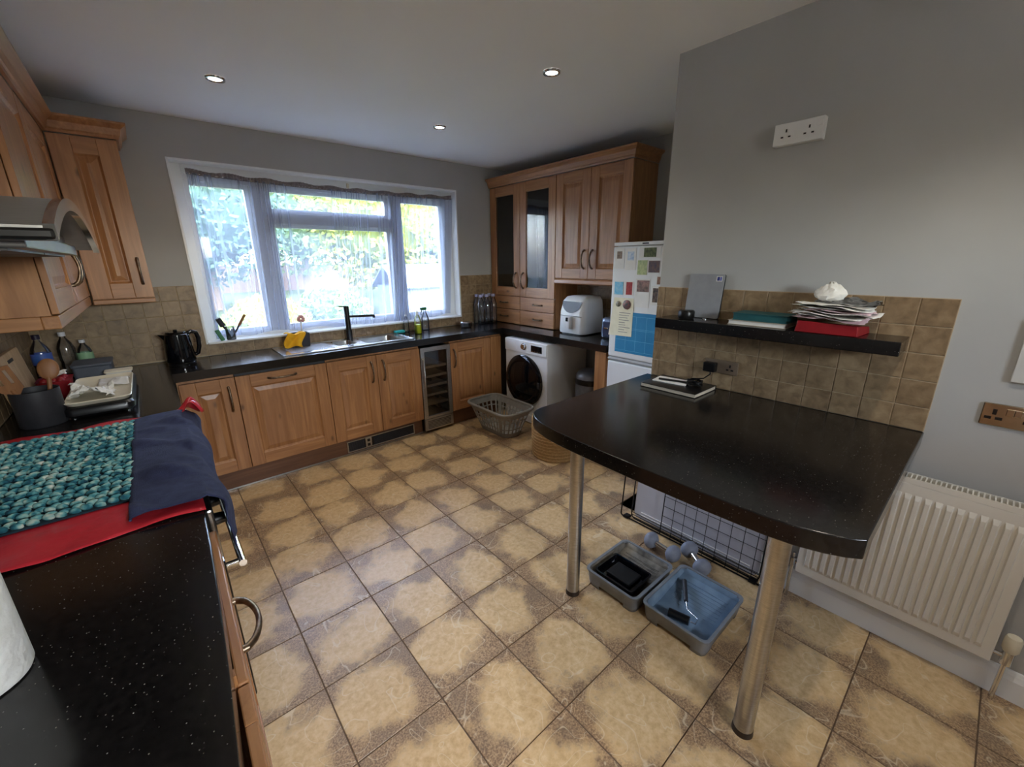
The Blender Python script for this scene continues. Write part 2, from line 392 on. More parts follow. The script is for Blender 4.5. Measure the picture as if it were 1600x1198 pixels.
wall_left = struct(MB().box(XL-.1, XL, YR-.1, YB, -.1, ZC), 'wall_left', paint)
wall_right = struct(MB().box(XW, XW+.14, YR, YW, -.1, ZC).box(XW+.14, XA, YW-.14, YW, -.1, ZC), 'wall_right', paint)
wall_alc = struct(MB().box(XA, XA+.1, YW-.14, YB, -.1, ZC), 'wall_alcove', paint)
DX0, DX1, DZ = -.2, .8, 2.12
wall_rear = struct(MB().box(XL-.1, DX0, YR-.1, YR, -.1, ZC).box(DX1, XW+.14, YR-.1, YR, -.1, ZC).box(DX0, DX1, YR-.1, YR, DZ, ZC), 'wall_rear', paint)
# unseen door added behind the viewer; its glass strip gives fill daylight
dr = struct(MB().box(DX0, DX0+.07, YR-.08, YR-.02, 0, DZ).box(DX1-.07, DX1, YR-.08, YR-.02, 0, DZ).box(DX0, DX1, YR-.08, YR-.02, DZ-.07, DZ).box(DX0, DX1, YR-.08, YR-.02, 0, .06).box(DX0+.07, DX1-.07, YR-.08, YR-.02, 1.30, 1.42), 'fill_door_1', white_gloss)
MB().box(DX0+.07, DX1-.07, YR-.065, YR-.04, 1.42, 1.62).build('panel', white_gloss, dr)
MB().box(DX0+.07, DX1-.07, YR-.08, YR-.02, 1.62, 1.68).build('glazing_bar', white_gloss, dr)
MB().box(DX0+.07, DX1-.07, YR-.055, YR-.045, 1.68, DZ-.07).build('glass_pane', glass, dr)  # added glazing, sized for the fill light it lets in
MB().box(DX0+.07, DX1-.07, YR-.065, YR-.04, .06, 1.30).build('panel', white_gloss, dr)
# window in the back wall
FY0, FY1 = .575, .635
win = struct(MB().box(WX0, -.002, FY0, FY1, WZ0, WZ1).box(2.06, WX1, FY0, FY1, WZ0, WZ1).box(-.002, 2.06, FY0, FY1, 2.125, WZ1).box(-.002, 2.06, FY0, FY1, WZ0, 1.05), 'window_1', white_gloss, bevel=.004)
for a, b in ((.385, .50), (1.49, 1.60)): MB().box(a, b, FY0-.005, FY1, 1.05, 2.125).build('mullion', white_gloss, win, bevel=.006)
MB().box(.50, 1.49, FY0-.005, FY1, 1.865, 1.95).build('transom', white_gloss, win, bevel=.006)
for a, b, c, d in ((-.002, .385, 1.05, 2.125), (.50, 1.49, 1.05, 1.865), (.50, 1.49, 1.95, 2.125), (1.60, 2.06, 1.05, 2.125)):
    k = .028
    s = MB().box(a, a+k, FY0+.008, FY1-.005, c, d).box(b-k, b, FY0+.008, FY1-.005, c, d).box(a+k, b-k, FY0+.008, FY1-.005, c, c+k).box(a+k, b-k, FY0+.008, FY1-.005, d-k, d).build('sash', white_gloss, win)
    MB().box(a+k, b-k, .603, .609, c+k, d-k).build('glass_pane', glass, s)
MB().box(WX0, WX0+.014, YB-.006, FY0, WZ0, WZ1).box(WX1-.014, WX1, YB-.006, FY0, WZ0, WZ1).box(WX0+.014, WX1-.014, YB-.006, FY0, WZ1-.014, WZ1).build('reveal_lining', white_gloss, win, bevel=.002)
MB().box(WX0+.014, WX1-.014, YB-.03, FY0, WZ0-.001, WZ0+.014).build('sill_board', white_gloss, win, bevel=.003)
# wall tiles
wt = tile_mesh('wall_tile', .0485, .0485, .008, .0015, walltile_m)
for q in wt.vertices: q.co = (q.co.x, -q.co.z, q.co.y)
def tiles(par, rot, fixed, a0, a1, z0, z1, start=None, skip=None):
    """grid of 0.1 m tiles along one wall; a runs along the wall"""
    p = .1; zs = []; z = z1
    while z > z0+.012: zs.append((max(z-p, z0), z)); z -= p
    cs = []; a = a0
    while a < a1-.012: cs.append((a, min(a+p, a1))); a += p
    for lo, hi in cs:
        for zb, zt in zs:
            if skip and skip((lo+hi)/2, (zb+zt)/2): continue
            o = bpy.data.objects.new('wall_tile', wt); COL.objects.link(o); o.parent = par
            c = (lo+hi)/2
            o.location = {0: (c, fixed, (zb+zt)/2), -1: (fixed, c, (zb+zt)/2), 1: (fixed, c, (zb+zt)/2)}[rot]
            o.rotation_euler = (0, 0, {0: 0, -1: -PI/2, 1: PI/2}[rot])
            o.scale = ((hi-lo)/p, 1, (zt-zb)/p)
ZT = 1.422
MB().box(XL, WX0-.001, YB-.0072, YB, .912, ZT).box(WX0-.001, WX1+.001, YB-.0072, YB, .912, WZ0-.002).box(WX1+.001, XA-.001, YB-.0072, YB, .912, ZT).build('tile_grout', wgrout, wall_back)
tiles(wall_back, 0, YB-.002, XL+.05, WX0, .912, ZT); tiles(wall_back, 0, YB-.002, WX0, WX1, .912, WZ0-.002); tiles(wall_back, 0, YB-.002, WX1+.002, 2.62, .912, ZT)
MB().box(XW-.0072, XW, -3.205, YW, .931, ZT).build('tile_grout', wgrout, wall_right)
tiles(wall_right, -1, XW-.002, -3.205, YW+.002, .931, ZT)
MB().box(XA-.0072, XA, -1.36, -.49, .905, 1.42).build('tile_grout', wgrout, wall_alc)
tiles(wall_alc, -1, XA-.002, -1.36, -.5, .912, 1.412)
MB().box(XL, XL+.0072, -.95, YB-.01, .905, 1.42).build('tile_grout', wgrout, wall_left)
tiles(wall_left, 1, XL+.002, -.95, YB-.02, .912, 1.412)
# skirting along the right wall
bb = MB(Matrix.Identity(4)).rings([[(XW-.0005, y, 0), (XW-.018, y, 0), (XW-.018, y, .085), (XW-.012, y, .105), (XW-.006, y, .118), (XW-.0005, y, .12)] for y in (YR, YW)])
struct(bb, 'baseboard_right', white_gloss)

# ------------------------------------------------------------------ garden beyond the window
lawn = struct(MB().box(-30, 40, YB+.25, 60, -.6, -.35), 'garden_lawn', pm('lawn', (40, 48, 34), (54, 60, 42), 3, 1.0, spec=0.0))
pat = struct(MB().box(-30, 40, -40, YR-.12, -.3, -.15), 'garden_patio', pm('patio_stone', (176, 168, 156), (156, 148, 138), 2, .9))
leaf_ms = [pm('leaf_green', (44, 64, 34), (64, 84, 44), 3, .7, spec=.1), pm('leaf_lime', (82, 94, 32), (100, 108, 42), 3, .7, spec=.1), pm('leaf_dark', (36, 56, 50), (54, 76, 62), 3, .7, spec=.1)]
bark = pm('bark', (92, 76, 60), (70, 58, 46), 20, .9)
def shrub(name, label, cat, loc, rx, rz, n, mi, trunk, ls=.2):
    t = thing(name, label, cat, loc)
    rnd = random.Random(name+label); mb = MB()
    for _ in range(n):
        d = Vector((rnd.gauss(0, 1), rnd.gauss(0, 1), rnd.gauss(0, 1))).normalized(); k = rnd.uniform(.55, 1.0)
        c = Vector((d.x*rx*k, d.y*rx*k, trunk + rz + d.z*rz*k)); a = Vector((rnd.gauss(0, 1), rnd.gauss(0, 1), rnd.gauss(0, 1))).normalized()*ls*rnd.uniform(.6, 1.2)
        b = a.orthogonal().normalized()*ls*.55
        mb.add([c-a, c+b, c+a, c-b], [(0, 1, 2, 3)])
    mb.sph((0, 0, trunk+rz), (rx*.72, rx*.72, rz*.72), 12, 8)
    mb.build('foliage', leaf_ms[mi], t, local=True, recalc=False)
    MB().cyl((0, 0, 0), (0, 0, trunk+rz*.6), rx*.09+.03, rx*.05+.02, 10).build('trunk', bark, t, local=True)
shrub('garden_tree', 'tall blue-green tree behind the left window pane', 'tree', (1.8, 19, -.35), 3.6, 3.6, 6500, 2, .8, .15)
shrub('garden_tree', 'lime-leaved tree behind the middle window pane', 'tree', (6.4, 11.8, -.35), 2.7, 2.9, 6000, 1, .8, .14)
shrub('garden_tree', 'broad green tree between the lime tree and the right pane', 'tree', (12.8, 18.5, -.35), 3.3, 3.6, 5500, 0, .9, .16)
shrub('garden_tree', 'tall lime-leaved tree behind the right window pane', 'tree', (12.6, 10.6, -.35), 2.6, 3.0, 5500, 1, .8, .14)
shrub('garden_tree', 'dark tree at the far left behind the window', 'tree', (-2.0, 12, -.35), 2.8, 3.0, 5000, 2, .9, .15)
shrub('garden_tree', 'dark green tree far behind between the left and middle panes', 'tree', (7.9, 27, -.35), 3.2, 4.5, 5500, 0, .9, .17)
shrub('garden_shrub', 'yellow-green round shrub low in the left window pane', 'shrub', (1.35, 6.0, -.35), .8, .6, 3000, 1, .15, .06)
shrub('garden_shrub', 'green round shrub low beside the left window mullion', 'shrub', (3.0, 7.2, -.35), .9, .62, 3000, 0, .15, .065)
shrub('garden_shrub', 'lime shrub low in the right window pane', 'shrub', (8.6, 7.4, -.35), .9, .75, 3000, 1, .15, .065)
fe = thing('garden_fence', 'long brown board fence across the garden outside the window', 'fence', (0, 31.5, -.35))
fmat = wood('fence_board', (72, 56, 46), (56, 42, 36), 2, False, .9)
fb = None
for i in range(60):
    x = -8 + i*.62
    if fb is None: fb = MB().box(-.3, .3, -.015, .015, 0, 1.8).build('fence_board', fmat, fe, local=True); o = fb
    else: o = fb.copy(); COL.objects.link(o)
    o.location = (x, random.uniform(-.008, .008), random.uniform(-.01, .01))
sh = thing('garden_shed', 'pale blue-grey shed roof outside the middle window pane', 'shed', (6.2, 8.6, -.35))
shm = pm('shed_paint', (66, 74, 96), (58, 66, 86), 5, .7)
MB().box(-1.1, 1.1, -.8, .8, 0, 1.25).build('shed_wall', shm, sh, local=True)
MB().add([(-1.25, -.95, 1.22), (1.25, -.95, 1.22), (1.25, 0, 1.85), (-1.25, 0, 1.85), (-1.25, .95, 1.22), (1.25, .95, 1.22)], [(0, 1, 2, 3), (3, 2, 5, 4)]).build('shed_roof', shm, sh, local=True, solid=.05)
bp = thing('brick_pier', 'orange brick pier seen low through the right window pane', 'pier', (9.9, 5.6, -.35))
brm = pm('orange_brick', (150, 92, 66), (128, 74, 52), 20, .9)
br = None
for r in range(22):
    for c in range(2):
        if br is None: br = MB().box(-.108, .108, -.22, .22, 0, .066).build('brick', brm, bp, local=True, bevel=.004); o = br
        else: o = br.copy(); COL.objects.link(o)
        o.location = (c*.226-.113, 0, r*.076); o.rotation_euler = (0, 0, 0)
MB().box(-.27, .27, -.27, .27, 1.672, 1.74).build('cap_stone', paint, bp, local=True)

# ================================================================== fitted kitchen
def frame_M(o, U, Nn):
    """local (u, n, v): u along the front, n outwards, v up"""
    U = Vector(U); Nn = Vector(Nn)
    M = Matrix((U, Nn, Vector((0, 0, 1)))).transposed().to_4x4(); M.translation = Vector(o); return M
def handle(par, M, u, v, L=.15, vert=True, out=.032):
    """bow handle with two feet"""
    mb = MB(M); P = []
    for i in range(13):
        t = i/12; a = (t-.5)*L; n = .008 + out*math.sin(PI*min(max(t, 0), 1))**.55
        P.append((u, n, v+a) if vert else (u+a, n, v))
    mb.tube(P, [.0062 + .0022*abs(i-6)/6 for i in range(13)], 8)
    for a in (-L/2, L/2):
        c = (u, 0, v+a) if vert else (u+a, 0, v)
        mb.cyl(c, (c[0], .012, c[2]), .009, .008, 10)
    return mb.build('handle', pewter, par, smooth=50, label='pewter bow handle')
def door(par, M, u0, u1, v0, v1, name='door', hnd=None, glass_m=None, flat=False, fr=.085, hor=None):
    hz = wood_x if abs(M.col[0][0]) > .5 else wood_y
    g = .0018; a, b, c, d = u0+g, u1-g, v0+g, v1-g; t = .02
    if flat:
        o = MB(M).box(a, b, -t, 0, c, d).build(name, hz, par, bevel=.004)
    else:
        mb = MB(M); mb.box(a, a+fr, -t, 0, c, d).box(b-fr, b, -t, 0, c, d); mb.cur = 1
        mb.box(a+fr, b-fr, -t, -.0008, c, c+fr).box(a+fr, b-fr, -t, -.0008, d-fr, d)
        o = mb.build(name, [wood_z, hz], par, bevel=.0025)
        ia, ib, ic, id_ = a+fr, b-fr, c+fr, d-fr
        if glass_m: MB(M).box(ia-.002, ib+.002, -.013, -.009, ic-.002, id_+.002).build('glass_pane', glass_m, o)
        else:
            mb = MB(M); R = []
            for k, n in ((-.001, -.004), (.010, -.0135), (.014, -.0135), (.042, -.0065), (.046, -.0065)):
                R.append([(ia+k, n, ic+k), (ib-k, n, ic+k), (ib-k, n, id_-k), (ia+k, n, id_-k)])
            mb.rings(R, True, False, True); mb.build('panel', wood_z, o)
    if hnd: handle(o, M, *hnd[:2], **hnd[2])
    return o
MBK = frame_M((0, 0, 0), (1, 0, 0), (0, -1, 0))          # back run, fronts at y=0
def base_unit(name, label, x0, x1, fronts):
    t = thing(name, label, 'cabinet', ((x0+x1)/2, .24, .0))
    MB().box(x0, x0+.018, .022, .46, .15, .85).box(x1-.018, x1, .022, .46, .15, .85).box(x0+.018, x1-.018, .442, .46, .15, .85).box(x0+.018, x1-.018, .022, .442, .15, .168).box(x0+.018, x1-.018, .022, .06, .83, .85).build('body', wood_z, t)
    for f in fronts: f(t)
    return t
V0, V1 = .152, .83
H = dict(L=.17)
base_unit('base_cabinet', 'pine base cabinet in the left corner below the kettle', -.31, -.001, [lambda t: door(t, MBK, -.305, 0, V0, V1, hnd=(-.045, .68, H))])
dw = thing('dishwasher', 'integrated dishwasher behind a wide pine door with horizontal handle', 'dishwasher', (.3, .24, 0))
MB().box(.004, .596, .022, .45, .15, .845).build('body', dark_gr, dw)
door(dw, MBK, 0, .6, V0, V1, hnd=(.29, .785, dict(L=.18, vert=False)))
base_unit('base_cabinet', 'pine double-door base cabinet under the sink', .601, 1.4, [lambda t: door(t, MBK, .6, 1.0, V0, V1, hnd=(.95, .69, H)), lambda t: door(t, MBK, 1.0, 1.4, V0, V1, hnd=(1.05, .69, H))])
base_unit('base_cabinet', 'pine base cabinet between the wine cooler and the washing machine', 1.722, 2.335, [lambda t: door(t, MBK, 1.72, 2.2, V0, V1, hnd=(1.757, .68, H)),
    lambda t: MB().box(2.203, 2.335, .0, .02, V0, V1).build('corner_post', wood_z, t, bevel=.002)])
pl = thing('plinth', 'dark wood plinth below the window-side cabinets', 'plinth', (.7, .06, 0))
MB().box(-.31, 1.40, .05, .066, .002, .149).box(1.722, 2.30, .05, .066, .002, .149).build('board', plinth_m, pl)
MB().box(-.31, 1.40, .044, .05, .002, .012).build('seal_strip', steel, pl)
ph = thing('plinth_heater', 'flat grey heater grille set in the plinth below the sink', 'heater', (1.0, .05, .02))
MB().box(.69, 1.31, .04, .0495, .022, .03).box(.69, 1.31, .04, .0495, .112, .12).box(.69, .698, .04, .0495, .03, .112).box(1.302, 1.31, .04, .0495, .03, .112).build('frame', steel, ph)
MB().box(.698, 1.302, .046, .0495, .03, .112).build('backing', black_pl, ph)
sl = None
for i in range(9):
    z = .034 + i*.009
    o = MB().box(.92, 1.30, .041, .0465, z, z+.004).build('slat', dark_gr, ph)
for i in range(16): MB().box(.704+i*.0085, .708+i*.0085, .041, .0465, .03, .112).build('slat', dark_gr, ph)
MB().box(.845, .90, .038, .0465, .026, .116).build('switch_plate', steel, ph, bevel=.002)
for z in (.05, .09): MB().box(.86, .885, .035, .039, z-.012, z+.012).build('switch', black_pl, ph, bevel=.002)
# wine cooler
wc = thing('wine_cooler', 'narrow steel-framed wine cooler with glass door beside the sink cabinet', 'wine cooler', (1.56, .22, .02))
X0, X1 = 1.406, 1.716
MB().box(X0, X0+.02, .022, .46, .03, .82).box(X1-.02, X1, .022, .46, .03, .82).box(X0+.02, X1-.02, .44, .46, .03, .82).box(X0+.02, X1-.02, .022, .44, .8, .82).box(X0+.02, X1-.02, .022, .44, .03, .16).build('body', black_pl, wc)
fr_ = MB().box(X0, X0+.04, -.004, .02, .145, .826).box(X1-.036, X1, -.004, .02, .145, .826).box(X0+.04, X1-.036, -.004, .02, .785, .826).box(X0+.04, X1-.036, -.004, .02, .145, .17).build('door', steel, wc, bevel=.002)
MB().box(X0+.04, X1-.036, .006, .012, .17, .785).build('glass_pane', dark_glass, fr_)
MB().tube([(X0+.016, -.003, .45), (X0+.016, -.03, .46), (X0+.016, -.03, .72), (X0+.016, -.003, .73)], .007, 8).build('handle', steel, fr_, smooth=50)
MB().box(X0, X1, -.002, .02, .03, .14).build('kick_panel', steel, wc, bevel=.002)
for i in range(6): MB().box(X0+.03, X1-.03, -.0045, -.001, .046+i*.014, .052+i*.014).build('vent_slot', dark_gr, wc)
for i, z in enumerate((.27, .36, .45, .54, .63)):
    MB().box(X0+.022, X1-.022, .035, .43, z, z+.006).box(X0+.022, X1-.022, .03, .042, z-.008, z+.016).build('shelf', [ltwood], wc)
for i, (x, z) in enumerate(((1.60, .318), (1.53, .498), (1.62, .208))):
    q = MB().lathe((0, 0, 0), [(.0, 0), (.036, .003), (.036, .2), (.014, .26), (.014, .3), (.016, .302), (.016, .33), (.0, .331)], 16)
    M = Matrix.Translation((x, .40, z)) @ Matrix.Rotation(PI/2, 4, 'X')
    q.v = [M @ p for p in q.v]
    tag(q.build('wine_bottle', black_gl, smooth=50, origin=(x, .24, z)), ['wine bottle lying on the lowest shelf but one in the wine cooler', 'wine bottle lying on a middle shelf of the wine cooler', 'wine bottle lying at the bottom of the wine cooler'][i], 'bottle', 'bottles in the wine cooler')
# worktops (U-shaped run)
ZW0, ZW1 = .853, .91
SX0, SX1, SY0, SY1 = .345, 1.365, .055, .425
wk = MB().box(XL+.001, -.318, -.955, YB-.0045, ZW0, ZW1).box(-.318, SX0, -.022, YB-.0045, ZW0, ZW1).box(SX1, 2.342, -.022, YB-.0045, ZW0, ZW1)
wk.box(SX0, SX1, -.022, SY0, ZW0, ZW1).box(SX0, SX1, SY1, YB-.0045, ZW0, ZW1).box(2.342, XA-.0045, -1.318, YB-.0045, ZW0, ZW1)
tag(wk.build('worktop', worktop_m, origin=(1, .2, ZW0)), 'long black speckled worktop running under the window and round both corners', 'worktop')
# sink
sk = thing('sink', 'stainless steel inset sink with drainer and two bowls', 'sink', (.85, .24, .9))
PZ0, PZ1 = .9105, .9145
def sheet(mb, xs, ys, holes, z0, z1):
    for a, b in zip(xs, xs[1:]):
        for c, d in zip(ys, ys[1:]):
            if (a, c) in holes: continue
            mb.box(a, b, c, d, z0, z1)
B1 = (.76, .925, .17, .39); B2 = (.985, 1.30, .105, .39)
sheet(pmb := MB(), [.33, .76, .925, .985, 1.30, 1.38], [.04, .105, .17, .39, .44], {(.76, .17), (.985, .105), (.985, .17)}, PZ0, PZ1)
pmb.build('deck', steel_x, sk)
for nm, (a, b, c, d), dep in (('small_bowl', B1, .10), ('large_bowl', B2, .17)):
    R = [[(x, y, z) for x, y in rrect(a+k, b-k, c+k, d-k, r, 4)] for z, k, r in ((PZ1-dep, .03, .03), (PZ1-dep+.02, .012, .03), (PZ1-.012, .004, .03), (PZ1, .001, .03), (PZ1, 0, .0005))]
    MB().rings(R, True, True, False).build(nm, steel_x, sk, smooth=50)
    MB().cyl(((a+b)/2, (c+d)/2, PZ1-dep+.001), ((a+b)/2, (c+d)/2, PZ1-dep+.003), .03, None, 16).build('drain', chrome, sk)
for i in range(9): MB().box(.40, .72, .12+i*.03, .128+i*.03, PZ1, PZ1+.003).build('drainer_rib', steel_x, sk, bevel=.001)
rim = MB(); 
for a, b, c, d in ((.33, .336, .04, .44), (1.374, 1.38, .04, .44), (.336, 1.374, .04, .046), (.336, 1.374, .434, .44)): rim.box(a, b, c, d, PZ1, PZ1+.004)
rim.build('rim', steel_x, sk, bevel=.0015)
tp = thing('kitchen_tap', 'matt black mixer tap behind the sink', 'tap', (.945, .405, PZ1))
MB().cyl((.945, .405, PZ1), (.945, .405, 1.0), .026, None, 20).cyl((.945, .405, 1.0), (.945, .405, 1.20), .022, None, 20).build('body', black_pl, tp, smooth=40)
MB().cyl((.945, .405, 1.115), (1.155, .31, 1.115), .011, None, 14).cyl((1.147, .314, 1.115), (1.147, .314, 1.095), .011, None, 14).build('spout', black_pl, tp, smooth=40)
MB().cyl((.945, .405, 1.20), (.945, .405, 1.206), .02, None, 20).cyl((.945, .405, 1.203), (.885, .41, 1.206), .006, None, 10).build('lever', black_pl, tp, smooth=40)

# ------------------------------------------------------------------ right run: dresser unit, wall cabinet, cornice
XU = 2.60
MR = frame_M((XU, 0, 0), (0, 1, 0), (-1, 0, 0))          # u = y
ds = thing('dresser_cabinet', 'tall pine dresser cabinet with two glass doors above four drawers', 'cabinet', (2.77, 0, .91))
DY0, DY1 = -.497, .466
MB().box(XU+.022, XA-.005, DY0, DY0+.018, .912, 2.29).box(XU+.022, XA-.005, DY1-.018, DY1, .912, 2.29).box(XA-.02, XA-.005, DY0+.018, DY1-.018, .912, 2.29).box(XU+.022, XA-.02, DY0+.018, DY1-.018, 2.272, 2.29).box(XU+.022, XA-.02, DY0+.018, DY1-.018, 1.19, 1.208).box(XU+.022, XA-.02, -.025, -.005, .912, 1.19).build('body', wood_z, ds)
for z in (1.55, 1.88): MB().box(XU+.05, XA-.02, DY0+.018, DY1-.018, z, z+.018).build('shelf', wood_y, ds)
hs_ = dict(L=.15)
door(ds, MR, -.004, DY1, 1.208, 2.292, hnd=(.052, 1.37, hs_), glass_m=cab_glass, fr=.092)
door(ds, MR, DY0, -.004, 1.208, 2.292, hnd=(-.06, 1.37, hs_), glass_m=cab_glass, fr=.092)
for a, b in ((-.004, DY1), (DY0, -.004)):
    for c, d in ((1.068, 1.204), (.914, 1.066)):
        door(ds, MR, a, b, c, d, 'drawer', flat=True, hnd=((a+b)/2-(.02 if a < -.1 else -.02), (c+d)/2, dict(L=.12, vert=False, out=.024)))
wcab = thing('wall_cabinet', 'pine wall cabinet with two solid doors above the air fryer', 'cabinet', (2.77, -.9, 1.4))
UY0, UY1 = -1.292, -.499
MB().box(XU+.022, XA-.005, UY0, UY0+.018, 1.403, 2.29).box(XU+.022, XA-.005, UY1-.018, UY1, 1.403, 2.29).box(XU+.022, XA-.005, UY0+.018, UY1-.018, 1.403, 1.421).box(XU+.022, XA-.005, UY0+.018, UY1-.018, 2.272, 2.29).box(XA-.02, XA-.005, UY0+.018, UY1-.018, 1.421, 2.272).build('body', wood_z, wcab)
door(wcab, MR, -.89, UY1, 1.405, 2.292, hnd=(-.845, 1.57, hs_)); door(wcab, MR, UY0, -.89, 1.405, 2.292, hnd=(-.935, 1.57, hs_))
MB().rings([[(XU+.03, y, 1.355), (XU-.002, y, 1.355), (XU-.012, y, 1.365), (XU-.006, y, 1.39), (XU+.006, y, 1.4025), (XU+.03, y, 1.4025)] for y in (UY0, UY1)]).build('pelmet', wood_y, wcab)
# cornice of both
prof = [(0, 0), (.012, 0), (.016, .012), (.022, .018), (.03, .05), (.052, .068), (.056, .072), (.056, .082), (0, .082)]
def cornice(name, label, path, z, mat, loc):
    """path: list of (point, outward offset vector)"""
    mb = MB(); mb.rings([[(p[0]+o[0]*n, p[1]+o[1]*n, z+h) for n, h in prof] for p, o in path])
    return tag(mb.build(name, mat, origin=loc), label, 'cornice')
cornice('cornice', 'moulded pine cornice on top of the dresser and wall cabinet', [((XU-.002, DY1-.002), (-1, 0)), ((XU-.002, UY0), (-1, -1)), ((XA-.02, UY0), (0, -1))], 2.2935, wood_y, (2.6, -.4, 2.2935))
# right run below the worktop
ep = thing('end_panel', 'pine end panel under the worktop beside the fridge', 'panel', (2.6, -1.25, 0))
MB().box(2.362, 2.40, -1.306, -1.198, .002, .852).box(2.40, 2.92, -1.306, -1.288, .002, .852).build('board', wood_z, ep, bevel=.002)
# ------------------------------------------------------------------ appliances on the right
wm = thing('washing_machine', 'white washing machine with black round door under the corner worktop', 'washing machine', (2.6, -.4, 0))
GX, GY0, GY1, GZ = 2.30, -.705, -.118, .835
MB().box(GX+.004, 2.86, GY0, GY1, .015, GZ).build('body', enamel, wm, bevel=.008)
MB().box(GX-.006, GX+.004, GY0+.004, GY1-.004, .715, GZ-.006).build('control_panel', enamel, wm, bevel=.003)
MW = Matrix.Translation((GX, -.395, .44)) @ Matrix.Rotation(-PI/2, 4, 'Y')
q = MB(MW); q.lathe((0, 0, 0), [(.255, -.003), (.255, .012), (.235, .03), (.205, .034), (.19, .024)], 40); dpart = q.build('door', black_gl, wm, smooth=40)
q = MB(MW); q.lathe((0, 0, 0), [(.19, .024), (.14, .036), (.07, .044), (.0, .046)], 40); q.build('door_glass', black_gl, dpart, smooth=80)
MB(MW).box(-.03, .03, -.252, -.225, .03, .045).build('door_handle', dark_gr, dpart, bevel=.004)
q = MB(Matrix.Translation((GX-.006, -.40, .778)) @ Matrix.Rotation(-PI/2, 4, 'Y')); q.lathe((0, 0, 0), [(.034, 0), (.034, .004), (.026, .006), (.024, .022), (.0, .024)], 24); q.build('dial', chrome, wm, smooth=40)
MB().box(GX-.009, GX-.0055, -.645, -.50, .742, .805).build('display', black_gl, wm, bevel=.002)
MB().box(GX-.0085, GX-.0055, -.29, -.128, .735, .815).build('detergent_drawer', enamel, wm, bevel=.003)
for i in range(4): MB().box(GX-.0105, GX-.0085, -.632+i*.034, -.612+i*.034, .748, .754).build('button', chrome, wm)
MB().box(GX, GX+.004, GY0+.01, GY1-.01, .02, .1).build('kick_panel', enamel, wm)
for y in (GY0+.06, GY1-.06): MB().cyl((GX+.06, y, .0), (GX+.06, y, .016), .022, None, 14).build('foot', black_pl, wm)
# pedal bin
bn = thing('pedal_bin', 'grey metal pedal bin between the washing machine and end panel', 'bin', (2.62, -.95, 0))
MB().lathe((0, 0, 0), [(.125, 0), (.13, .01), (.13, .47), (.0, .471)], 32).build('body', bin_m, bn, local=True, smooth=40)
MB().lathe((0, 0, 0), [(.134, .471), (.136, .5), (.132, .52), (.0, .522)], 32).build('collar', black_pl, bn, local=True, smooth=40)
MB().lathe((0, 0, 0), [(.133, .523), (.13, .55), (.11, .58), (.06, .602), (.0, .608)], 32).build('lid', bin_m, bn, local=True, smooth=60)
MB().box(-.16, -.12, -.03, .03, .012, .022).build('pedal', black_pl, bn, local=True, bevel=.003)
# air fryer
af = thing('air_fryer', 'white air fryer with dark display on the right-hand worktop', 'air fryer', (2.685, -.77, .91))
def sq(a, b, c, d, r, z): return [(x, y, z) for x, y in rrect(a, b, c, d, r, 5)]
MB().rings([sq(-.155, .16, -.15, .15, .05, .012), sq(-.16, .165, -.155, .155, .055, .03), sq(-.155, .16, -.15, .15, .055, .2), sq(-.13, .155, -.14, .14, .055, .30), sq(-.10, .14, -.12, .12, .05, .335), sq(-.07, .11, -.09, .09, .04, .342)]).build('body', enamel, af, local=True, smooth=50)
MB().rings([sq(-.14, .15, -.14, .14, .05, 0), sq(-.14, .15, -.14, .14, .05, .012)]).build('base', black_pl, af, local=True)
# tilted control fascia
mb = MB(); P = []
for i in range(13):
    t = -PI/2 + PI*i/12
    P.append((math.sin(t)*.118, .205 + .04*(1-math.cos(t))*0 + (0.0 if abs(t) < 1.57 else 0)))
top = [(y, .312) for y in (-.115, .115)]
arc = [(.112*math.cos(PI*i/14), .297 - .1*math.sin(PI*i/14)) for i in range(15)]
def fx(z): return (-.155 + (z-.2)/.1*.025 if z < .3 else -.13 + (z-.3)/.035*.03) - .002
mb.rings([[(fx(z)-dx, y, z) for y, z in arc] for dx in (0, .003)]); mb.build('control_fascia', pm('fascia_grey', (58, 58, 60), (48, 48, 50), 10, .35), af, local=True)
MB().box(-.1605, -.157, -.13, .13, .168, .172).build('drawer_gap', dark_gr, af, local=True)
hd = MB().rings([sq(-.2, -.158, -.028, .028, .012, .06), sq(-.205, -.158, -.028, .028, .012, .15), sq(-.195, -.155, -.028, .028, .012, .165)]).build('drawer_handle', enamel, af, local=True, smooth=40)
MB().box(-.207, -.19, -.014, .014, .125, .16).build('release_button', black_gl, af, local=True, bevel=.003)
# toaster
to = thing('toaster', 'small blue-grey toaster in front of the fridge side', 'toaster', (2.72, -1.15, .91))
MB().rings([sq(-.13, .13, -.085, .085, .03, .012), sq(-.135, .135, -.09, .09, .035, .05), sq(-.13, .13, -.085, .085, .035, .165), sq(-.11, .11, -.065, .065, .03, .182)]).build('body', pm('toaster_steel', (150, 160, 180), (120, 130, 150), 12, .25, .8), to, local=True, smooth=50)
for y in (-.03, .03): MB().box(-.1, .1, y-.012, y+.012, .1815, .184).build('slot', black_pl, to, local=True)
MB().box(-.15, -.134, -.05, .05, .02, .15).build('end_panel', pm('toaster_navy', (40, 48, 78), (32, 38, 62), 10, .3), to, local=True, bevel=.01)
MB().box(-.17, -.148, -.02, .02, .09, .105).build('lever', chrome, to, local=True, bevel=.003)
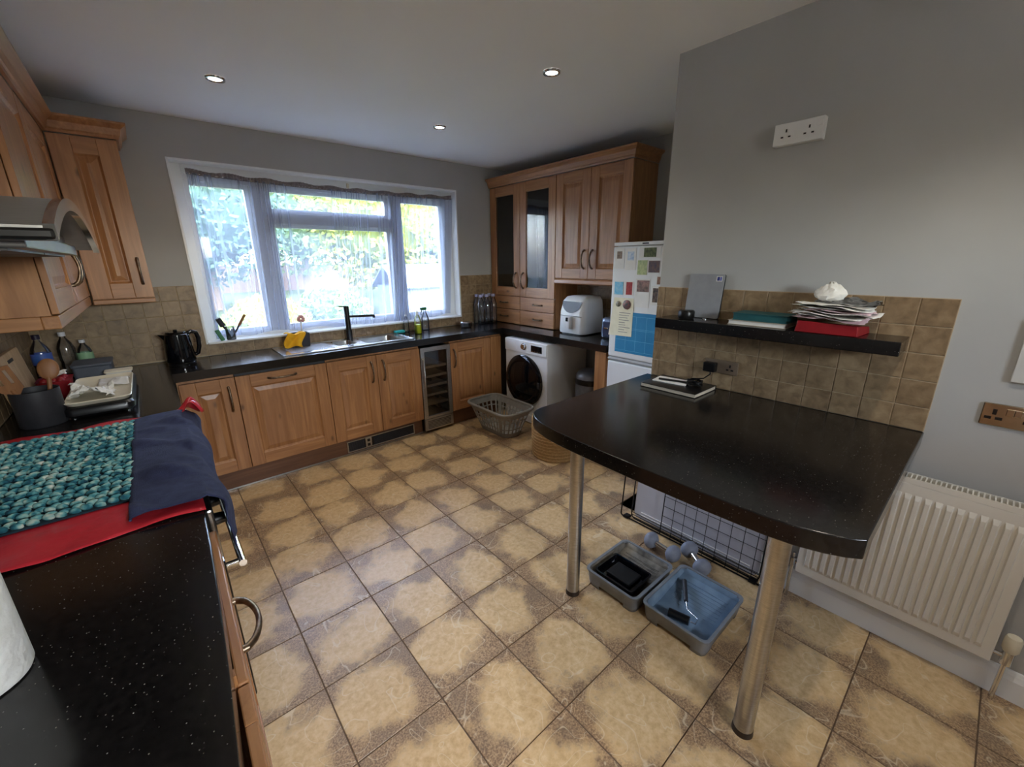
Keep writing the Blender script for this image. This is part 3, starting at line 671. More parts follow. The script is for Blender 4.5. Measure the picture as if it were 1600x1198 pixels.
# fridge freezer
FXf, FZ = 2.344, 1.685
fg = thing('fridge_freezer', 'white fridge freezer covered in photos beside the breakfast bar', 'fridge', (2.62, -1.62, 0))
MB().box(FXf+.05, 2.92, -1.895, -1.338, .02, FZ).build('body', enamel, fg, bevel=.004)
d1 = MB().box(FXf, FXf+.045, -1.895, -1.338, .835, FZ-.028).build('upper_door', enamel, fg, bevel=.01)
d2 = MB().box(FXf, FXf+.045, -1.895, -1.338, .06, .80).build('lower_door', enamel, fg, bevel=.01)
MB().box(FXf+.004, FXf+.05, -1.895, -1.338, FZ-.024, FZ).build('top_trim', enamel, fg, bevel=.003)
MB().box(FXf+.012, FXf+.045, -1.89, -1.342, .803, .832).build('grip_recess', grey_pl, fg)
MB().rings([[(FXf-.004, y, .818), (FXf+.01, y, .833), (FXf+.01, y, .803)] for y in (-1.893, -1.34)]).build('handle_strip', pm('fridge_trim', (176, 178, 180), (160, 162, 164), 10, .35), fg)
def text(par, txt, size, loc, rot, mat, name='lettering'):
    c = bpy.data.curves.new(name, 'FONT'); c.body = txt; c.size = size; c.extrude = .0003; c.align_x = 'CENTER'; c.align_y = 'CENTER'
    o = bpy.data.objects.new(name, c); COL.objects.link(o); o.data.materials.append(mat)
    M = Matrix.Translation(loc) @ rot
    o.parent = par; o.matrix_local = WM(par).inverted() @ M; return o
ROT_NX = Matrix(((0, 0, -1), (-1, 0, 0), (0, 1, 0))).to_4x4()   # text facing -x, reading towards -y
MB().box(FXf+.0030, FXf+.0042, -1.625, -1.575, FZ-.017, FZ-.008).build('maker_plate', dark_gr, fg)
def printed(name, cols, scale, seed):
    q, nt, p = newmat(name); v = coords(nt, (1, 1, 1), False); mp = N(nt, 'ShaderNodeVectorMath', operation='ADD'); mp.inputs[1].default_value = (seed*1.7, seed*.9, seed*2.3); nt.links.new(v, mp.inputs[0])
    no = N(nt, 'ShaderNodeTexNoise', Scale=scale, Detail=3.0); nt.links.new(mp.outputs[0], no.inputs['Vector'])
    k = len(cols); nt.links.new(ramp(nt, no.outputs[0], [(.3+.4*i/max(k-1, 1), lin(c)) for i, c in enumerate(cols)]), p.inputs['Base Color']); p.inputs['Roughness'].default_value = .35; return q
FS = (FXf-.0008)
W_ = (236, 236, 232)
cards = [ # y0,y1,z0,z1, name, label, colours, art box (rel), cat
 (-1.352,-1.438,1.50,1.645,'fridge_card','white card with a small brown cross picture at the fridge top corner',[(80,66,50),(150,120,90)],(.25,.75,.5,.85)),
 (-1.448,-1.536,1.492,1.642,'fridge_card','white card with a pale blue framed picture near the fridge top',[(150,180,210),(220,226,230)],(.2,.8,.45,.85)),
 (-1.56,-1.725,1.575,1.648,'fridge_card','wide white card with a green oval picture at the fridge top',[(50,60,36),(110,118,70)],(.22,.8,.08,.92)),
 (-1.55,-1.632,1.458,1.562,'fridge_photo','pale yellow-green photo below the oval picture',[(200,206,150),(150,168,120)],(.0,1,.0,1)),
 (-1.638,-1.728,1.474,1.558,'fridge_photo','dark mauve photo with a brown shape on the fridge',[(70,66,84),(120,90,80)],(.0,1,.0,1)),
 (-1.364,-1.446,1.312,1.410,'fridge_photo','light blue beach photo on the fridge left side',[(90,180,220),(150,200,220)],(.0,1,.0,1)),
 (-1.458,-1.532,1.308,1.412,'fridge_photo','white photo with red figures on the fridge',[(140,26,34),(180,60,50)],(.15,.85,.08,.95)),
 (-1.548,-1.664,1.232,1.432,'fridge_card','tall white sheet with a group photo at its top',[(90,80,76),(170,130,120)],(.1,.95,.55,.95)),
 (-1.676,-1.742,1.255,1.385,'fridge_card','white card with dark figures at the right of the fridge',[(40,40,46),(120,100,90)],(.2,.8,.15,.9)),
 (-1.712,-1.752,1.395,1.452,'fridge_photo','small brown picture at the right edge of the fridge',[(120,90,76),(160,120,100)],(.0,1,.0,1)),
]
for i, (a, b, c, d, nm, lab, cols, art) in enumerate(cards):
    a, b = b, a
    t = thing(nm, lab, 'card' if nm == 'fridge_card' else 'photo', (FS, (a+b)/2, c), 0, 'papers and photos on the fridge')
    MB().box(FXf-.0022, FXf-.0006, a, b, c, d).build('sheet', paper, t)
    u0, u1, v0, v1 = art; yy0 = b-(b-a)*u1; yy1 = b-(b-a)*u0
    MB().box(FXf-.0028, FXf-.0022, max(yy0, a+.003), min(yy1, b-.003), max(c+(d-c)*v0, c+.003), min(c+(d-c)*v1, d-.003)).build('printed_picture', printed('photo_print%d' % i, cols, 55, i), t)
t = thing('fridge_list', 'cream handwritten list held by two round magnets on the fridge', 'paper', (FS, -1.44, 1.0), 0, 'papers and photos on the fridge')
MB().rings([[(FXf-.0045, -1.542, 1.01), (FXf-.0045, -1.335, 1.004), (FXf-.003, -1.37, 1.292), (FXf-.003, -1.542, 1.292)], [(FXf-.0038, -1.542, 1.01), (FXf-.0038, -1.335, 1.004), (FXf-.0023, -1.37, 1.292), (FXf-.0023, -1.542, 1.292)]]).build('sheet', pm('cream_paper', (236, 230, 204), (226, 220, 192), 20, .8), t)
ink = pm('ink', (150, 148, 140), (120, 118, 112), 30, .8)
for i in range(9):
    w_ = random.uniform(.05, .1); z = 1.18-i*.018
    MB().box(FXf-.0058, FXf-.0036, -1.425-w_, -1.425, z, z+.004).build('handwriting', ink, t)
for y, z, r, cs, lb in ((-1.41, 1.245, .02, [(90, 90, 84), (150, 140, 120)], 'small round grey magnet on the cream list'), (-1.485, 1.245, .034, [(60, 84, 90), (150, 80, 70)], 'larger round teal and red magnet on the cream list')):
    q = MB(Matrix.Translation((FXf-.0036, y, z)) @ Matrix.Rotation(-PI/2, 4, 'Y')); q.lathe((0, 0, 0), [(r, 0), (r, .004), (r*.8, .006), (0, .0065)], 20)
    tag(q.build('fridge_magnet', printed('magnet_print%d' % int(r*1000), cs, 60, r*90), smooth=40, origin=(FXf-.0036, y, z)), lb, 'magnet', 'fridge magnets')
t = thing('wall_calendar', 'blue calendar sheet with white grid on the fridge door', 'calendar', (FS, -1.57, .88))
MB().box(FXf-.0022, FXf-.0006, -1.745, -1.40, .882, 1.19).build('sheet', cal_blue, t)
g = MB()
for z in (.9, .98, 1.06, 1.07, 1.16): g.box(FXf-.0026, FXf-.0021, -1.74, -1.405, z, z+.0016)
for y in (-1.405, -1.49, -1.575, -1.66): g.box(FXf-.0026, FXf-.0021, y-.0016, y, .9, 1.16)
g.build('printed_grid', pm('pale_ink', (120, 190, 220), (110, 180, 212), 10, .6), t)

# ------------------------------------------------------------------ breakfast bar
ZP = .93
bar = thing('breakfast_bar', 'black speckled breakfast bar on two steel legs against the right wall', 'table', (1.3, -2.6, 0))
outline = [(1.776, -2.036), (1.40, -2.036), (1.10, -2.037), (.96, -2.037), (.905, -2.038), (.87, -2.045), (.845, -2.056), (.823, -2.075), (.803, -2.105), (.784, -2.152), (.768, -2.21), (.758, -2.28), (.753, -2.36), (.748, -2.50), (.745, -2.65), (.744, -2.76), (.745, -2.86), (.748, -2.95), (.752, -3.02), (.763, -3.085), (.782, -3.138), (.803, -3.178), (.826, -3.207), (1.776, -3.207)]
MB().prism(outline, ZP-.055, ZP).build('top', worktop_m, bar, bevel=.003, smooth=35)
for (x, y) in ((.965, -2.213), (.932, -3.016)):
    leg = MB().cyl((x, y, .022), (x, y, ZP-.075), .031, None, 28).build('leg', steel, bar, smooth=40, label='brushed steel tube leg')
    MB().cyl((x, y, .0), (x, y, .022), .034, .032, 28).build('foot', pm('leg_foot', (70, 60, 52), (50, 42, 38), 20, .4, .5), leg, smooth=40)
    MB().cyl((x, y, ZP-.075), (x, y, ZP-.055), .045, None, 28).build('flange', steel, leg, smooth=40)
# wall shelf and what stands on it
tag(MB().box(1.60, XW-.009, -3.1, -2.16, 1.229, 1.28).build('wall_shelf', worktop_m, bevel=.003, origin=(1.7, -2.6, 1.229)), 'long black floating shelf on the tiled wall above the breakfast bar', 'shelf')
lp = thing('laptop', 'closed silver laptop standing upright against the wall on the black shelf', 'laptop', (1.735, -2.31, 1.28))
Ml = Matrix.Translation((1.745, -2.325, 1.2815)) @ Matrix.Rotation(math.radians(7), 4, 'Y')
MB(Ml).rings([[(x, y, z) for y, z in rrect(-.085, .085, 0, .212, .008, 4)] for x in (-.008, -.001)]).build('lid', silver, lp, bevel=.001)
MB(Ml).rings([[(x, y, z) for y, z in rrect(-.085, .085, 0, .212, .008, 4)] for x in (0, .010)]).build('base', pm('laptop_base', (60, 62, 66), (50, 52, 56), 20, .4, .5), lp, bevel=.001)
MB(Ml).box(-.0092, -.008, -.076, -.048, .178, .202).build('sticker', paper, lp)
MB(Ml).box(-.0098, -.0092, -.064, -.052, .181, .199).build('printed_mark', pm('sticker_blue', (50, 60, 140), (40, 50, 120), 10, .5), lp)
MB(Ml).box(-.0098, -.0092, -.074, -.066, .181, .199).build('printed_mark', pm('sticker_blue2', (110, 120, 190), (90, 100, 170), 10, .5), lp)
sp_ = thing('smart_speaker', 'small black puck speaker in front of the silver laptop', 'speaker', (1.672, -2.285, 1.28))
MB().lathe((0, 0, 0), [(.034, 0), (.039, .006), (.039, .034), (.034, .041), (0, .042)], 28).build('body', black_pl, sp_, local=True, smooth=40)
MB().lathe((0, 0, 0), [(.03, .0421), (.03, .0432), (0, .0433)], 28).build('top_ring', black_gl, sp_, local=True, smooth=40)
tag(MB().lathe((1.70, -2.365, 1.28), [(.012, 0), (.012, .003), (.004, .006), (0, .006)], 16).build('coin', chrome, smooth=40, origin=(1.70, -2.365, 1.28)), 'tiny silver coin beside the laptop on the shelf', 'coin')
def book(name, label, x0, x1, y0, y1, z0, z1, cover, rz=0, pages=paper):
    c = ((x0+x1)/2, (y0+y1)/2, z0); t = thing(name, label, 'book', c, rz); hx, hy, h = (x1-x0)/2, (y1-y0)/2, z1-z0; k = .0025
    MB().box(-hx, hx, -hy, hy, 0, k).box(-hx, hx, -hy, hy, h-k, h).box(hx-k, hx, -hy, hy, k, h-k).build('cover', cover, t, local=True, bevel=.001)
    MB().box(-hx+.004, hx-k, -hy+.004, hy-.004, k, h-k).build('pages', pages, t, local=True)
book('book', 'pale book with brown spine under the teal book on the shelf', 1.635, 1.77, -2.735, -2.50, 1.2805, 1.30, pm('pale_cover', (196, 186, 170), (176, 160, 140), 10, .6))
book('book', 'teal hardback book lying on top of the pale book', 1.64, 1.768, -2.735, -2.515, 1.3005, 1.332, teal_m, pages=teal_m)
tag(MB().add([(1.61, -2.975, 1.2808), (1.76, -2.985, 1.2808), (1.76, -2.765, 1.2808), (1.612, -2.772, 1.2808), (1.615, -2.97, 1.318), (1.76, -2.98, 1.306), (1.76, -2.77, 1.306), (1.618, -2.777, 1.325)], [(0, 3, 2, 1), (4, 5, 6, 7), (0, 1, 5, 4), (1, 2, 6, 5), (2, 3, 7, 6), (3, 0, 4, 7)]).build('red_folder', red_m, bevel=.002, origin=(1.68, -2.87, 1.2808)), 'dark red folder at the bottom of the paper pile on the shelf', 'folder')
def crumple(name, label, cat, mat, c, sx, sy, h, seed, amp=.012, n=14, z_fn=None, solid=.0006, rz=0, group=None):
    rnd = random.Random(seed); ph = [(rnd.uniform(-40, 40)/max(sx, sy)*.25, rnd.uniform(-40, 40)/max(sx, sy)*.25, rnd.uniform(0, 6)) for _ in range(6)]
    def fn(u, v):
        x = (u-.5)*sx; y = (v-.5)*sy; z = sum(math.sin(a*x+b*y+p) for a, b, p in ph)*amp/3 + rnd.uniform(-1, 1)*amp*.25
        z += (z_fn(u, v) if z_fn else 0)
        return (x + rnd.uniform(-1, 1)*amp*.3, y + rnd.uniform(-1, 1)*amp*.3, max(z + h, .0004))
    o = MB().grid(fn, n, n).build(name, mat, origin=(0, 0, 0), smooth=30, solid=solid, recalc=True); o.location = c; o.rotation_euler = (0, 0, rz)
    return tag(o, label, cat, group)
zz = 1.327
sheet_labels = ['lowest loose paper of the pile, lying on the red folder'] + [q + ' loose paper from the bottom of the pile on the red folder' for q in ('second', 'third', 'fourth', 'fifth', 'sixth', 'seventh')] + ['topmost loose paper of the pile, under the clear bag']
for i in range(8):
    crumple('loose_paper', sheet_labels[i], 'paper', paper if i % 4 else pm('pinkish_paper%d' % i, (232, 206, 208), (222, 190, 196), 14, .6), (1.688+random.uniform(-.008, .006), -2.875+random.uniform(-.02, .02), zz), .15, .22+random.uniform(-.02, .03), .004, i, .008, 12, lambda u, v: .012*(1-u)*v, rz=random.uniform(-.12, .12), group='loose papers on the red folder'); zz += .0075
crumple('plastic_bag', 'clear crumpled plastic bag lying over the paper pile', 'bag', clearbag, (1.70, -2.91, 1.388), .12, .2, .004, 91, .016, 16, lambda u, v: .012*math.sin(PI*u))
ts = thing('tissue', 'crumpled white tissue on top of the paper pile', 'tissue', (1.70, -2.85, 1.395))
rnd = random.Random(5)
mb = MB(); mb.sph((0, 0, .034), (.045, .055, .036), 18, 12); mb.v = [Vector((p.x*(1-.55*max(0, p.z-.03)/.04), p.y*(1-.5*max(0, p.z-.03)/.04), p.z*1.1)) + Vector((rnd.uniform(-1, 1), rnd.uniform(-1, 1), rnd.uniform(-1, 1)))*.005 for p in mb.v]
mb.build('crumple', tissue_m, ts, local=True, smooth=30)
# on the bar
book('notebook', 'black notebook with pale page edges lying on the breakfast bar', 1.525, 1.745, -2.445, -2.15, ZP+.0005, ZP+.022, black_pl, 0, pm('page_edge', (206, 196, 176), (190, 178, 158), 10, .8))
tag(MB().prism([(-.05, -.085), (.05, -.085), (.05, .085), (-.05, .085)], 0, .004).build('notepad', paper, origin=(0, 0, 0)), 'white notepad on the black notebook', 'notepad')
o = bpy.data.objects['notepad']; o.location = (1.655, -2.255, ZP+.0225); o.rotation_euler = (0, 0, .12)
tag(MB().cyl((1.62, -2.20, ZP+.0325), (1.655, -2.345, ZP+.0325), .0055, .005, 10).build('pen', black_pl, smooth=40, origin=(1.64, -2.27, ZP+.0325)), 'black pen lying on the white notepad', 'pen')
rnd = random.Random(3); P = []
for i in range(60): a = i*.55; P.append((1.655+.03*math.cos(a)*(.8+.2*math.sin(i*1.7)), -2.375+.036*math.sin(a), ZP+.027+.0009*i*.5+.004*math.sin(i*2.1)))
cb = thing('charger_cable', 'tangled black charger cable running from the notebook to the socket', 'cable', (1.655, -2.375, ZP+.0225))
cord = P + [(1.69, -2.40, ZP+.06), (1.73, -2.41, ZP+.075), (1.748, -2.405, 1.0), (1.75, -2.402, 1.03)]
MB().tube(cord, .0035, 6).build('cord', black_pl, cb, smooth=50)
MB().box(1.725, 1.762, -2.432, -2.372, 1.018, 1.066).build('plug', black_pl, cb, bevel=.006)
def socket(name, label, y0, y1, z0, z1, x, th, face, gangs, inset, hole):
    t = thing(name, label, 'socket', (x, (y0+y1)/2, z0))
    MB().box(x-th, x, y0, y1, z0, z1).build('plate', face, t, bevel=.003)
    for (yc, zc) in gangs:
        k = (z1-z0)/.086
        for dy, dz, w_, h_ in ((0, .012, .006, .012), (-.014, -.012, .010, .006), (.014, -.012, .010, .006)):
            MB().box(x-th-.0006, x-th+.002, yc+dy*k-w_*k/2*hole, yc+dy*k+w_*k/2*hole, zc+dz*k-h_*k/2*hole, zc+dz*k+h_*k/2*hole).build('pin_hole', black_pl, t)
    for (yc, zc) in inset: MB().box(x-th-.003, x-th+.001, yc-.009, yc+.009, zc-.012, zc+.012).build('rocker_switch', face, t, bevel=.0015)
    return t
bz = pm('bronze_plate', (140, 122, 102), (124, 106, 88), 20, .4, .3)
socket('double_socket', 'bronze double socket with a black plug on the tiles under the shelf', -2.528, -2.366, 1.012, 1.08, XW-.0105, .007, bz, [(-2.49, 1.045)], [], 1.5)
socket('wall_socket_box', 'white surface-mounted double socket high on the right wall', -2.713, -2.54, 2.005, 2.085, XW-.0005, .036, enamel, [(-2.585, 2.045), (-2.665, 2.045)], [(-2.70, 2.065)], 1.0)
st = pm('satin_nickel', (206, 192, 170), (180, 166, 146), 20, .25, 1)
socket('double_socket', 'brushed steel double socket on the right wall above the radiator', -3.475, -3.328, 1.005, 1.083, XW-.0005, .008, st, [(-3.358, 1.043), (-3.445, 1.043)], [(-3.392, 1.058), (-3.41, 1.058)], 1.8)
tag(MB().box(XW-.014, XW-.0005, -3.52, -3.368, 1.163, 1.37).build('wall_notice', pm('grey_paper', (206, 206, 202), (196, 196, 192), 10, .7), bevel=.002, origin=(XW, -3.44, 1.163)), 'white paper pad hanging on the right wall by the frame edge', 'pad')
# radiator
ra = thing('radiator', 'white ribbed panel radiator low on the right wall', 'radiator', (1.73, -3.23, .16))
RY0, RY1, RZ0, RZ1 = -3.535, -2.925, .165, .745
MB().box(1.70, 1.712, RY0, RY1, RZ0, RZ1).build('panel', rad_m, ra, bevel=.004)
n = 20; pitch = (RY1-RY0-.05)/n
for i in range(n):
    yc = RY1-.025-(i+.5)*pitch; a = pitch*.36; b = pitch*.22
    MB().rings([[(1.7005, yc-a, RZ0+.04), (1.7005, yc+a, RZ0+.04), (1.7005, yc+a, RZ1-.04), (1.7005, yc-a, RZ1-.04)], [(1.692, yc-b, RZ0+.06), (1.692, yc+b, RZ0+.06), (1.692, yc+b, RZ1-.06), (1.692, yc-b, RZ1-.06)]]).build('rib', rad_m, ra)
gr = MB().box(1.70, 1.703, RY0, RY1, RZ1, RZ1+.022).box(1.752, 1.755, RY0, RY1, RZ1, RZ1+.022).build('top_grille', rad_m, ra)
k = 0
for i in range(46):
    y = RY0+.006+i*(RY1-RY0-.012)/45
    MB().box(1.703, 1.752, y-.002, y+.002, RZ1+.002, RZ1+.02).build('grille_bar', rad_m, gr)
for y in (RY0, RY1-.002): MB().box(1.712, 1.755, y, y+.002, RZ0, RZ1+.02).build('side_panel', rad_m, ra)
MB().box(1.745, 1.755, RY0+.002, RY1-.002, RZ0, RZ1).build('rear_panel', rad_m, ra)
MB().cyl((1.73, RY1-.004, RZ0+.03), (1.73, RY1+.03, RZ0+.03), .009, None, 12).cyl((1.73, RY1+.02, RZ0+.075), (1.73, RY1+.02, .0), .0075, None, 12).cyl((1.73, RY1+.02, RZ0+.01), (1.73, RY1+.02, RZ0+.05), .014, None, 12).build('lockshield_valve', chrome, ra, smooth=40)
MB().cyl((1.73, RY0+.004, RZ0+.03), (1.73, RY0-.04, RZ0+.03), .009, None, 12).cyl((1.73, RY0-.035, RZ0+.06), (1.73, RY0-.035, .0), .0075, None, 12).cyl((1.73, RY0-.035, RZ0+.0), (1.73, RY0-.035, RZ0+.06), .016, None, 12).build('inlet_valve', chrome, ra, smooth=40)
MB().lathe((1.73, RY0-.035, RZ0+.055), [(.017, 0), (.022, .01), (.022, .05), (.018, .062), (0, .064)], 20).build('thermostat_head', cream_pl, ra, smooth=40)
# ------------------------------------------------------------------ under the bar
cr = thing('folded_wire_crate', 'folded black wire dog crate leaning by the wall under the bar', 'crate', (1.70, -2.4, 0))
CY0, CY1, CT = -2.82, -1.99, .62
def wires(name, mb): return mb.build(name, iron, cr, smooth=50)
Mc = Matrix.Translation((1.682, 0, .004)) @ Matrix.Rotation(math.radians(4.5), 4, 'Y')
def lp_(x, y0, y1, z0, z1, r): return [(x, y, z) for y, z in rrect(y0, y1, z0, z1, r, 4)]
wires('front_frame', MB(Mc).tube(lp_(0, CY0, CY1, .004, CT, .012), .0042, 8, True))
wires('rear_frame', MB(Mc).tube(lp_(.022, CY0+.03, CY1-.06, .006, CT-.01, .03), .0038, 8, True))
for i in range(1, 13):
    y = CY0 + .062*i
    if y > -2.30: break
    wires('wire', MB(Mc).cyl((.003, y, .006), (.003, y, CT), .0016, None, 6))
for y in (-2.26,): wires('wire', MB(Mc).cyl((0, y, .006), (0, y, CT), .003, None, 6))
for i in range(9):
    z = .06+.062*i
    wires('wire', MB(Mc).cyl((.006, CY0, z), (.006, -2.26, z), .0016, None, 6))
for z in (.02, .034, .05): wires('wire', MB(Mc).cyl((.012, CY0+.03, z), (.012, CY1-.07, z), .0022, None, 6))
MB(Mc).rings([lp_(x, CY0+.04, CY1-.075, .02, CT-.02, .04) for x in (.027, .033)]).build('plastic_tray', lilac, cr)
for z in (.045, .062): MB(Mc).box(.023, .0275, CY0+.08, CY1-.12, z, z+.006).build('tray_ridge', paper, cr, bevel=.002)
for y in (CY1-.04, CY0+.05): MB(Mc).box(-.012, .03, y-.018, y+.018, 0, .016).build('latch', iron, cr, bevel=.003)
def dumbbell(label, a, b):
    a = Vector(a); b = Vector(b); t = thing('dumbbell', label, 'dumbbell', ((a.x+b.x)/2, (a.y+b.y)/2, 0), 0, 'grey dumbbells')
    d = (b-a).normalized()
    MB().cyl(a, b, .014, None, 14).build('grip', chrome, t, smooth=40)
    for c, s in ((a, -1), (b, 1)):
        mb = MB()
        M = Matrix.Translation(c) @ d.to_track_quat('Z', 'Y').to_matrix().to_4x4()
        mb.M = M; mb.lathe((0, 0, 0), [(0, -.032), (.03, -.028), (.045, -.012), (.047, 0), (.045, .012), (.03, .028), (0, .032)], 8 if False else 20); mb.build('weight', dumb_m, t, smooth=40)
dumbbell('grey dumbbell lying behind the dark paint tray', (1.548, -2.285, .048), (1.53, -2.425, .048))
dumbbell('grey dumbbell lying behind the blue paint tray', (1.63, -2.465, .048), (1.545, -2.575, .048))
def paint_tray(label, x0, x1, y0, y1, mat, inner):
    t = thing('paint_tray', label, 'paint tray', ((x0+x1)/2, (y0+y1)/2, 0)); h = .092; n = 72
    def ring(k, z, r): return [(x, y, z) for x, y in resample(rrect(x0+k, x1-k, y0+k, y1-k, r, 5), n)]
    outer = [ring(.016, 0, .025), ring(.012, .024, .025), ring(.006, .075, .028), ring(.0, .085, .03), ring(.0, h, .03), ring(.012, h, .024), ring(.016, h-.008, .022)]
    cx, cy = (x0+x1)/2, (y0+y1)/2
    def skip(i, j):
        if i > 0: return False
        p = outer[0][j]; return abs(p[0]-cx) < (x1-x0)*.5-.075 or abs(p[1]-cy) < (y1-y0)*.5-.075
    MB().rings(outer, True, False, False, skip).build('rim', tray_gr, t, smooth=50, solid=.003)
    # sloping floor, deep at the -x end
    def fl(u, v):
        e = min(u, 1-u, v, 1-v); q = .014 if e < .02 else .022; U = min(max((u-.5)*24/22*(1 if e > .02 else 1), -.5), .5)+.5; V = min(max((v-.5)*24/22, -.5), .5)+.5
        x = x0+q+(x1-x0-2*q)*U; y = y0+q+(y1-y0-2*q)*V
        z = .03 + max(0, (u-.38))*.055
        return (x, y, (.088 if e < .02 else z))
    MB().grid(fl, 24, 24).build('well', inner, t, smooth=40, solid=.002)
    for i in range(8):
        u = .46+i*.06; x = x0+.022+(x1-x0-.044)*u
        MB().box(x-.003, x+.003, y0+.05, y1-.05, .03+max(0, u-.38)*.055-.001, .033+max(0, u-.38)*.055).build('rib', inner, t, bevel=.001)
    return t
paint_tray('grey paint tray holding a small black tray under the bar', 1.055, 1.40, -2.502, -2.208, tray_gr, pm('splashed_well', (150, 142, 128), (70, 66, 60), 16, .4))
paint_tray('grey paint tray with pale blue inside under the bar', 1.075, 1.45, -2.818, -2.515, tray_gr, tray_bl)
bt = thing('small_tray', 'small black roller tray lying in the grey paint tray', 'tray', (1.17, -2.355, .035))
R = [[(x, y, z) for x, y in rrect(1.085+k, 1.265-k, -2.46+k, -2.245-k, .015, 4)] for z, k in ((.037, .014), (.085, 0), (.091, 0), (.091, .008), (.06, .016))]
MB().rings(R, True, True, True).build('shell', black_gl, bt, smooth=40)
MB().box(1.13, 1.235, -2.42, -2.285, .0605, .078).build('sponge_pad', black_pl, bt, bevel=.006)
ro = thing('mini_roller', 'mini paint roller with black sleeve lying in the pale blue tray', 'paint roller', (1.2, -2.66, .045))
MB().cyl((1.145, -2.615, .062), (1.165, -2.70, .062), .019, None, 20).build('sleeve', black_pl, ro, smooth=40)
MB().tube([(1.166, -2.705, .062), (1.17, -2.725, .062), (1.20, -2.72, .064), (1.215, -2.665, .066), (1.26, -2.635, .068)], .003, 8).build('wire_arm', chrome, ro, smooth=50)
MB().cyl((1.255, -2.638, .0675), (1.36, -2.575, .075), .009, .011, 14).build('handle', dark_gr, ro, smooth=40)
# laundry basket and woven basket
lb = thing('laundry_basket', 'grey plastic laundry basket with slotted sides on the floor', 'basket', (2.0, -.39, 0))
n = 96
def lring(k, z, r): return [(x, y, z) for x, y in resample(rrect(1.80+k, 2.185-k, -.70+k, -.085-k, r, 6), n)]
zs = [.0, .012, .05, .085, .095, .13, .165, .175, .205, .24]
rs = [lring(.085-.085*z/.27+.006, z, .09) for z in zs]
def sk2(i, j): return (2 <= i <= 2 or i == 4 or i == 5 or i == 7) and j % 3 != 0 and i not in (3, 6) and not (j % 24 in (0, 23, 1))
MB().rings(rs, True, True, False, sk2).build('slotted_body', grey_pl, lb, solid=.003)
MB().tube(lring(.0, .262, .1), .013, 8, True).build('rim', grey_pl, lb, smooth=60)
MB().rings([lring(.012, .235, .1), lring(.006, .262, .1)], True, False, False).build('rim_band', grey_pl, lb, solid=.003)
wb = thing('woven_basket', 'round tan woven basket behind the breakfast bar leg', 'basket', (2.022, -1.096, 0))
MB().lathe((0, 0, 0), [(.185, 0), (.192, .01), (.198, .12), (.2, .3), (.2, .34), (.19, .34), (.186, .02), (0, .018)], 40).build('body', tan_m, wb, local=True, smooth=50)
for i in range(12):
    P = [(.2*math.cos(2*PI*j/40), .2*math.sin(2*PI*j/40), .02+i*.027) for j in range(40)]
    r = .193+.007*min(1, i/5); MB().tube([(x*r/.2, y*r/.2, z) for x, y, z in P], .006, 6, True).build('woven_band', tan_m, wb, local=True, smooth=60)

# ------------------------------------------------------------------ left side: wall cabinets, hood, cooker, near run
XF = -.59
MLf = frame_M((XF, 0, 0), (0, 1, 0), (1, 0, 0))
lw = thing('wall_cabinet', 'pine wall cabinet with two doors on the left wall beside the hood', 'cabinet', (-.76, -.47, 1.39))
MB().box(XL+.005, XF-.022, -1.1, -1.082, 1.395, 2.243).box(XL+.005, XF-.022, .145, .163, 1.395, 2.243).box(XL+.005, XF-.022, -1.082, .145, 1.395, 1.413).box(XL+.005, XF-.022, -1.082, .145, 2.225, 2.243).box(XL+.005, XL+.02, -1.082, .145, 1.413, 2.225).build('body', wood_z, lw)
door(lw, MLf, -1.1, -.467, 1.397, 2.243, hnd=(-.52, 1.56, dict(L=.16))); door(lw, MLf, -.467, .163, 1.397, 2.243, hnd=(-.415, 1.56, dict(L=.16)))
MB().box(XF-.05, XF-.004, -1.1, .16, 1.347, 1.394).build('pelmet', wood_y, lw, bevel=.004)
MB().box(XL+.005, XF-.05, -1.1, -1.082, 1.347, 1.394).build('pelmet', wood_x, lw, bevel=.003)
bw = thing('wall_cabinet', 'pine single-door wall cabinet left of the window', 'cabinet', (-.445, .32, 1.37))
MB().box(-.588, -.57, .187, .47, 1.37, 2.243).box(-.323, -.305, .187, .47, 1.37, 2.243).box(-.57, -.323, .187, .47, 1.37, 1.388).box(-.57, -.323, .187, .47, 2.225, 2.243).box(-.57, -.323, .455, .47, 1.388, 2.225).build('body', wood_z, bw)
MBw = frame_M((0, .165, 0), (1, 0, 0), (0, -1, 0))
door(bw, MBw, -.586, -.304, 1.372, 2.243, hnd=(-.345, 1.53, dict(L=.15)), fr=.088)
MB().box(-.588, -.304, .172, .2, 1.342, 1.369).build('pelmet', wood_x, bw, bevel=.004)
cornice('cornice', 'moulded pine cornice on top of the left-hand wall cabinets', [((XL+.006, -1.1), (0, -1)), ((XF, -1.1), (1, -1)), ((XF, .165), (1, -1)), ((-.305, .165), (1, -1)), ((-.305, YB-.01), (1, 0))], 2.2455, wood_y, (-.6, -.4, 2.2455))
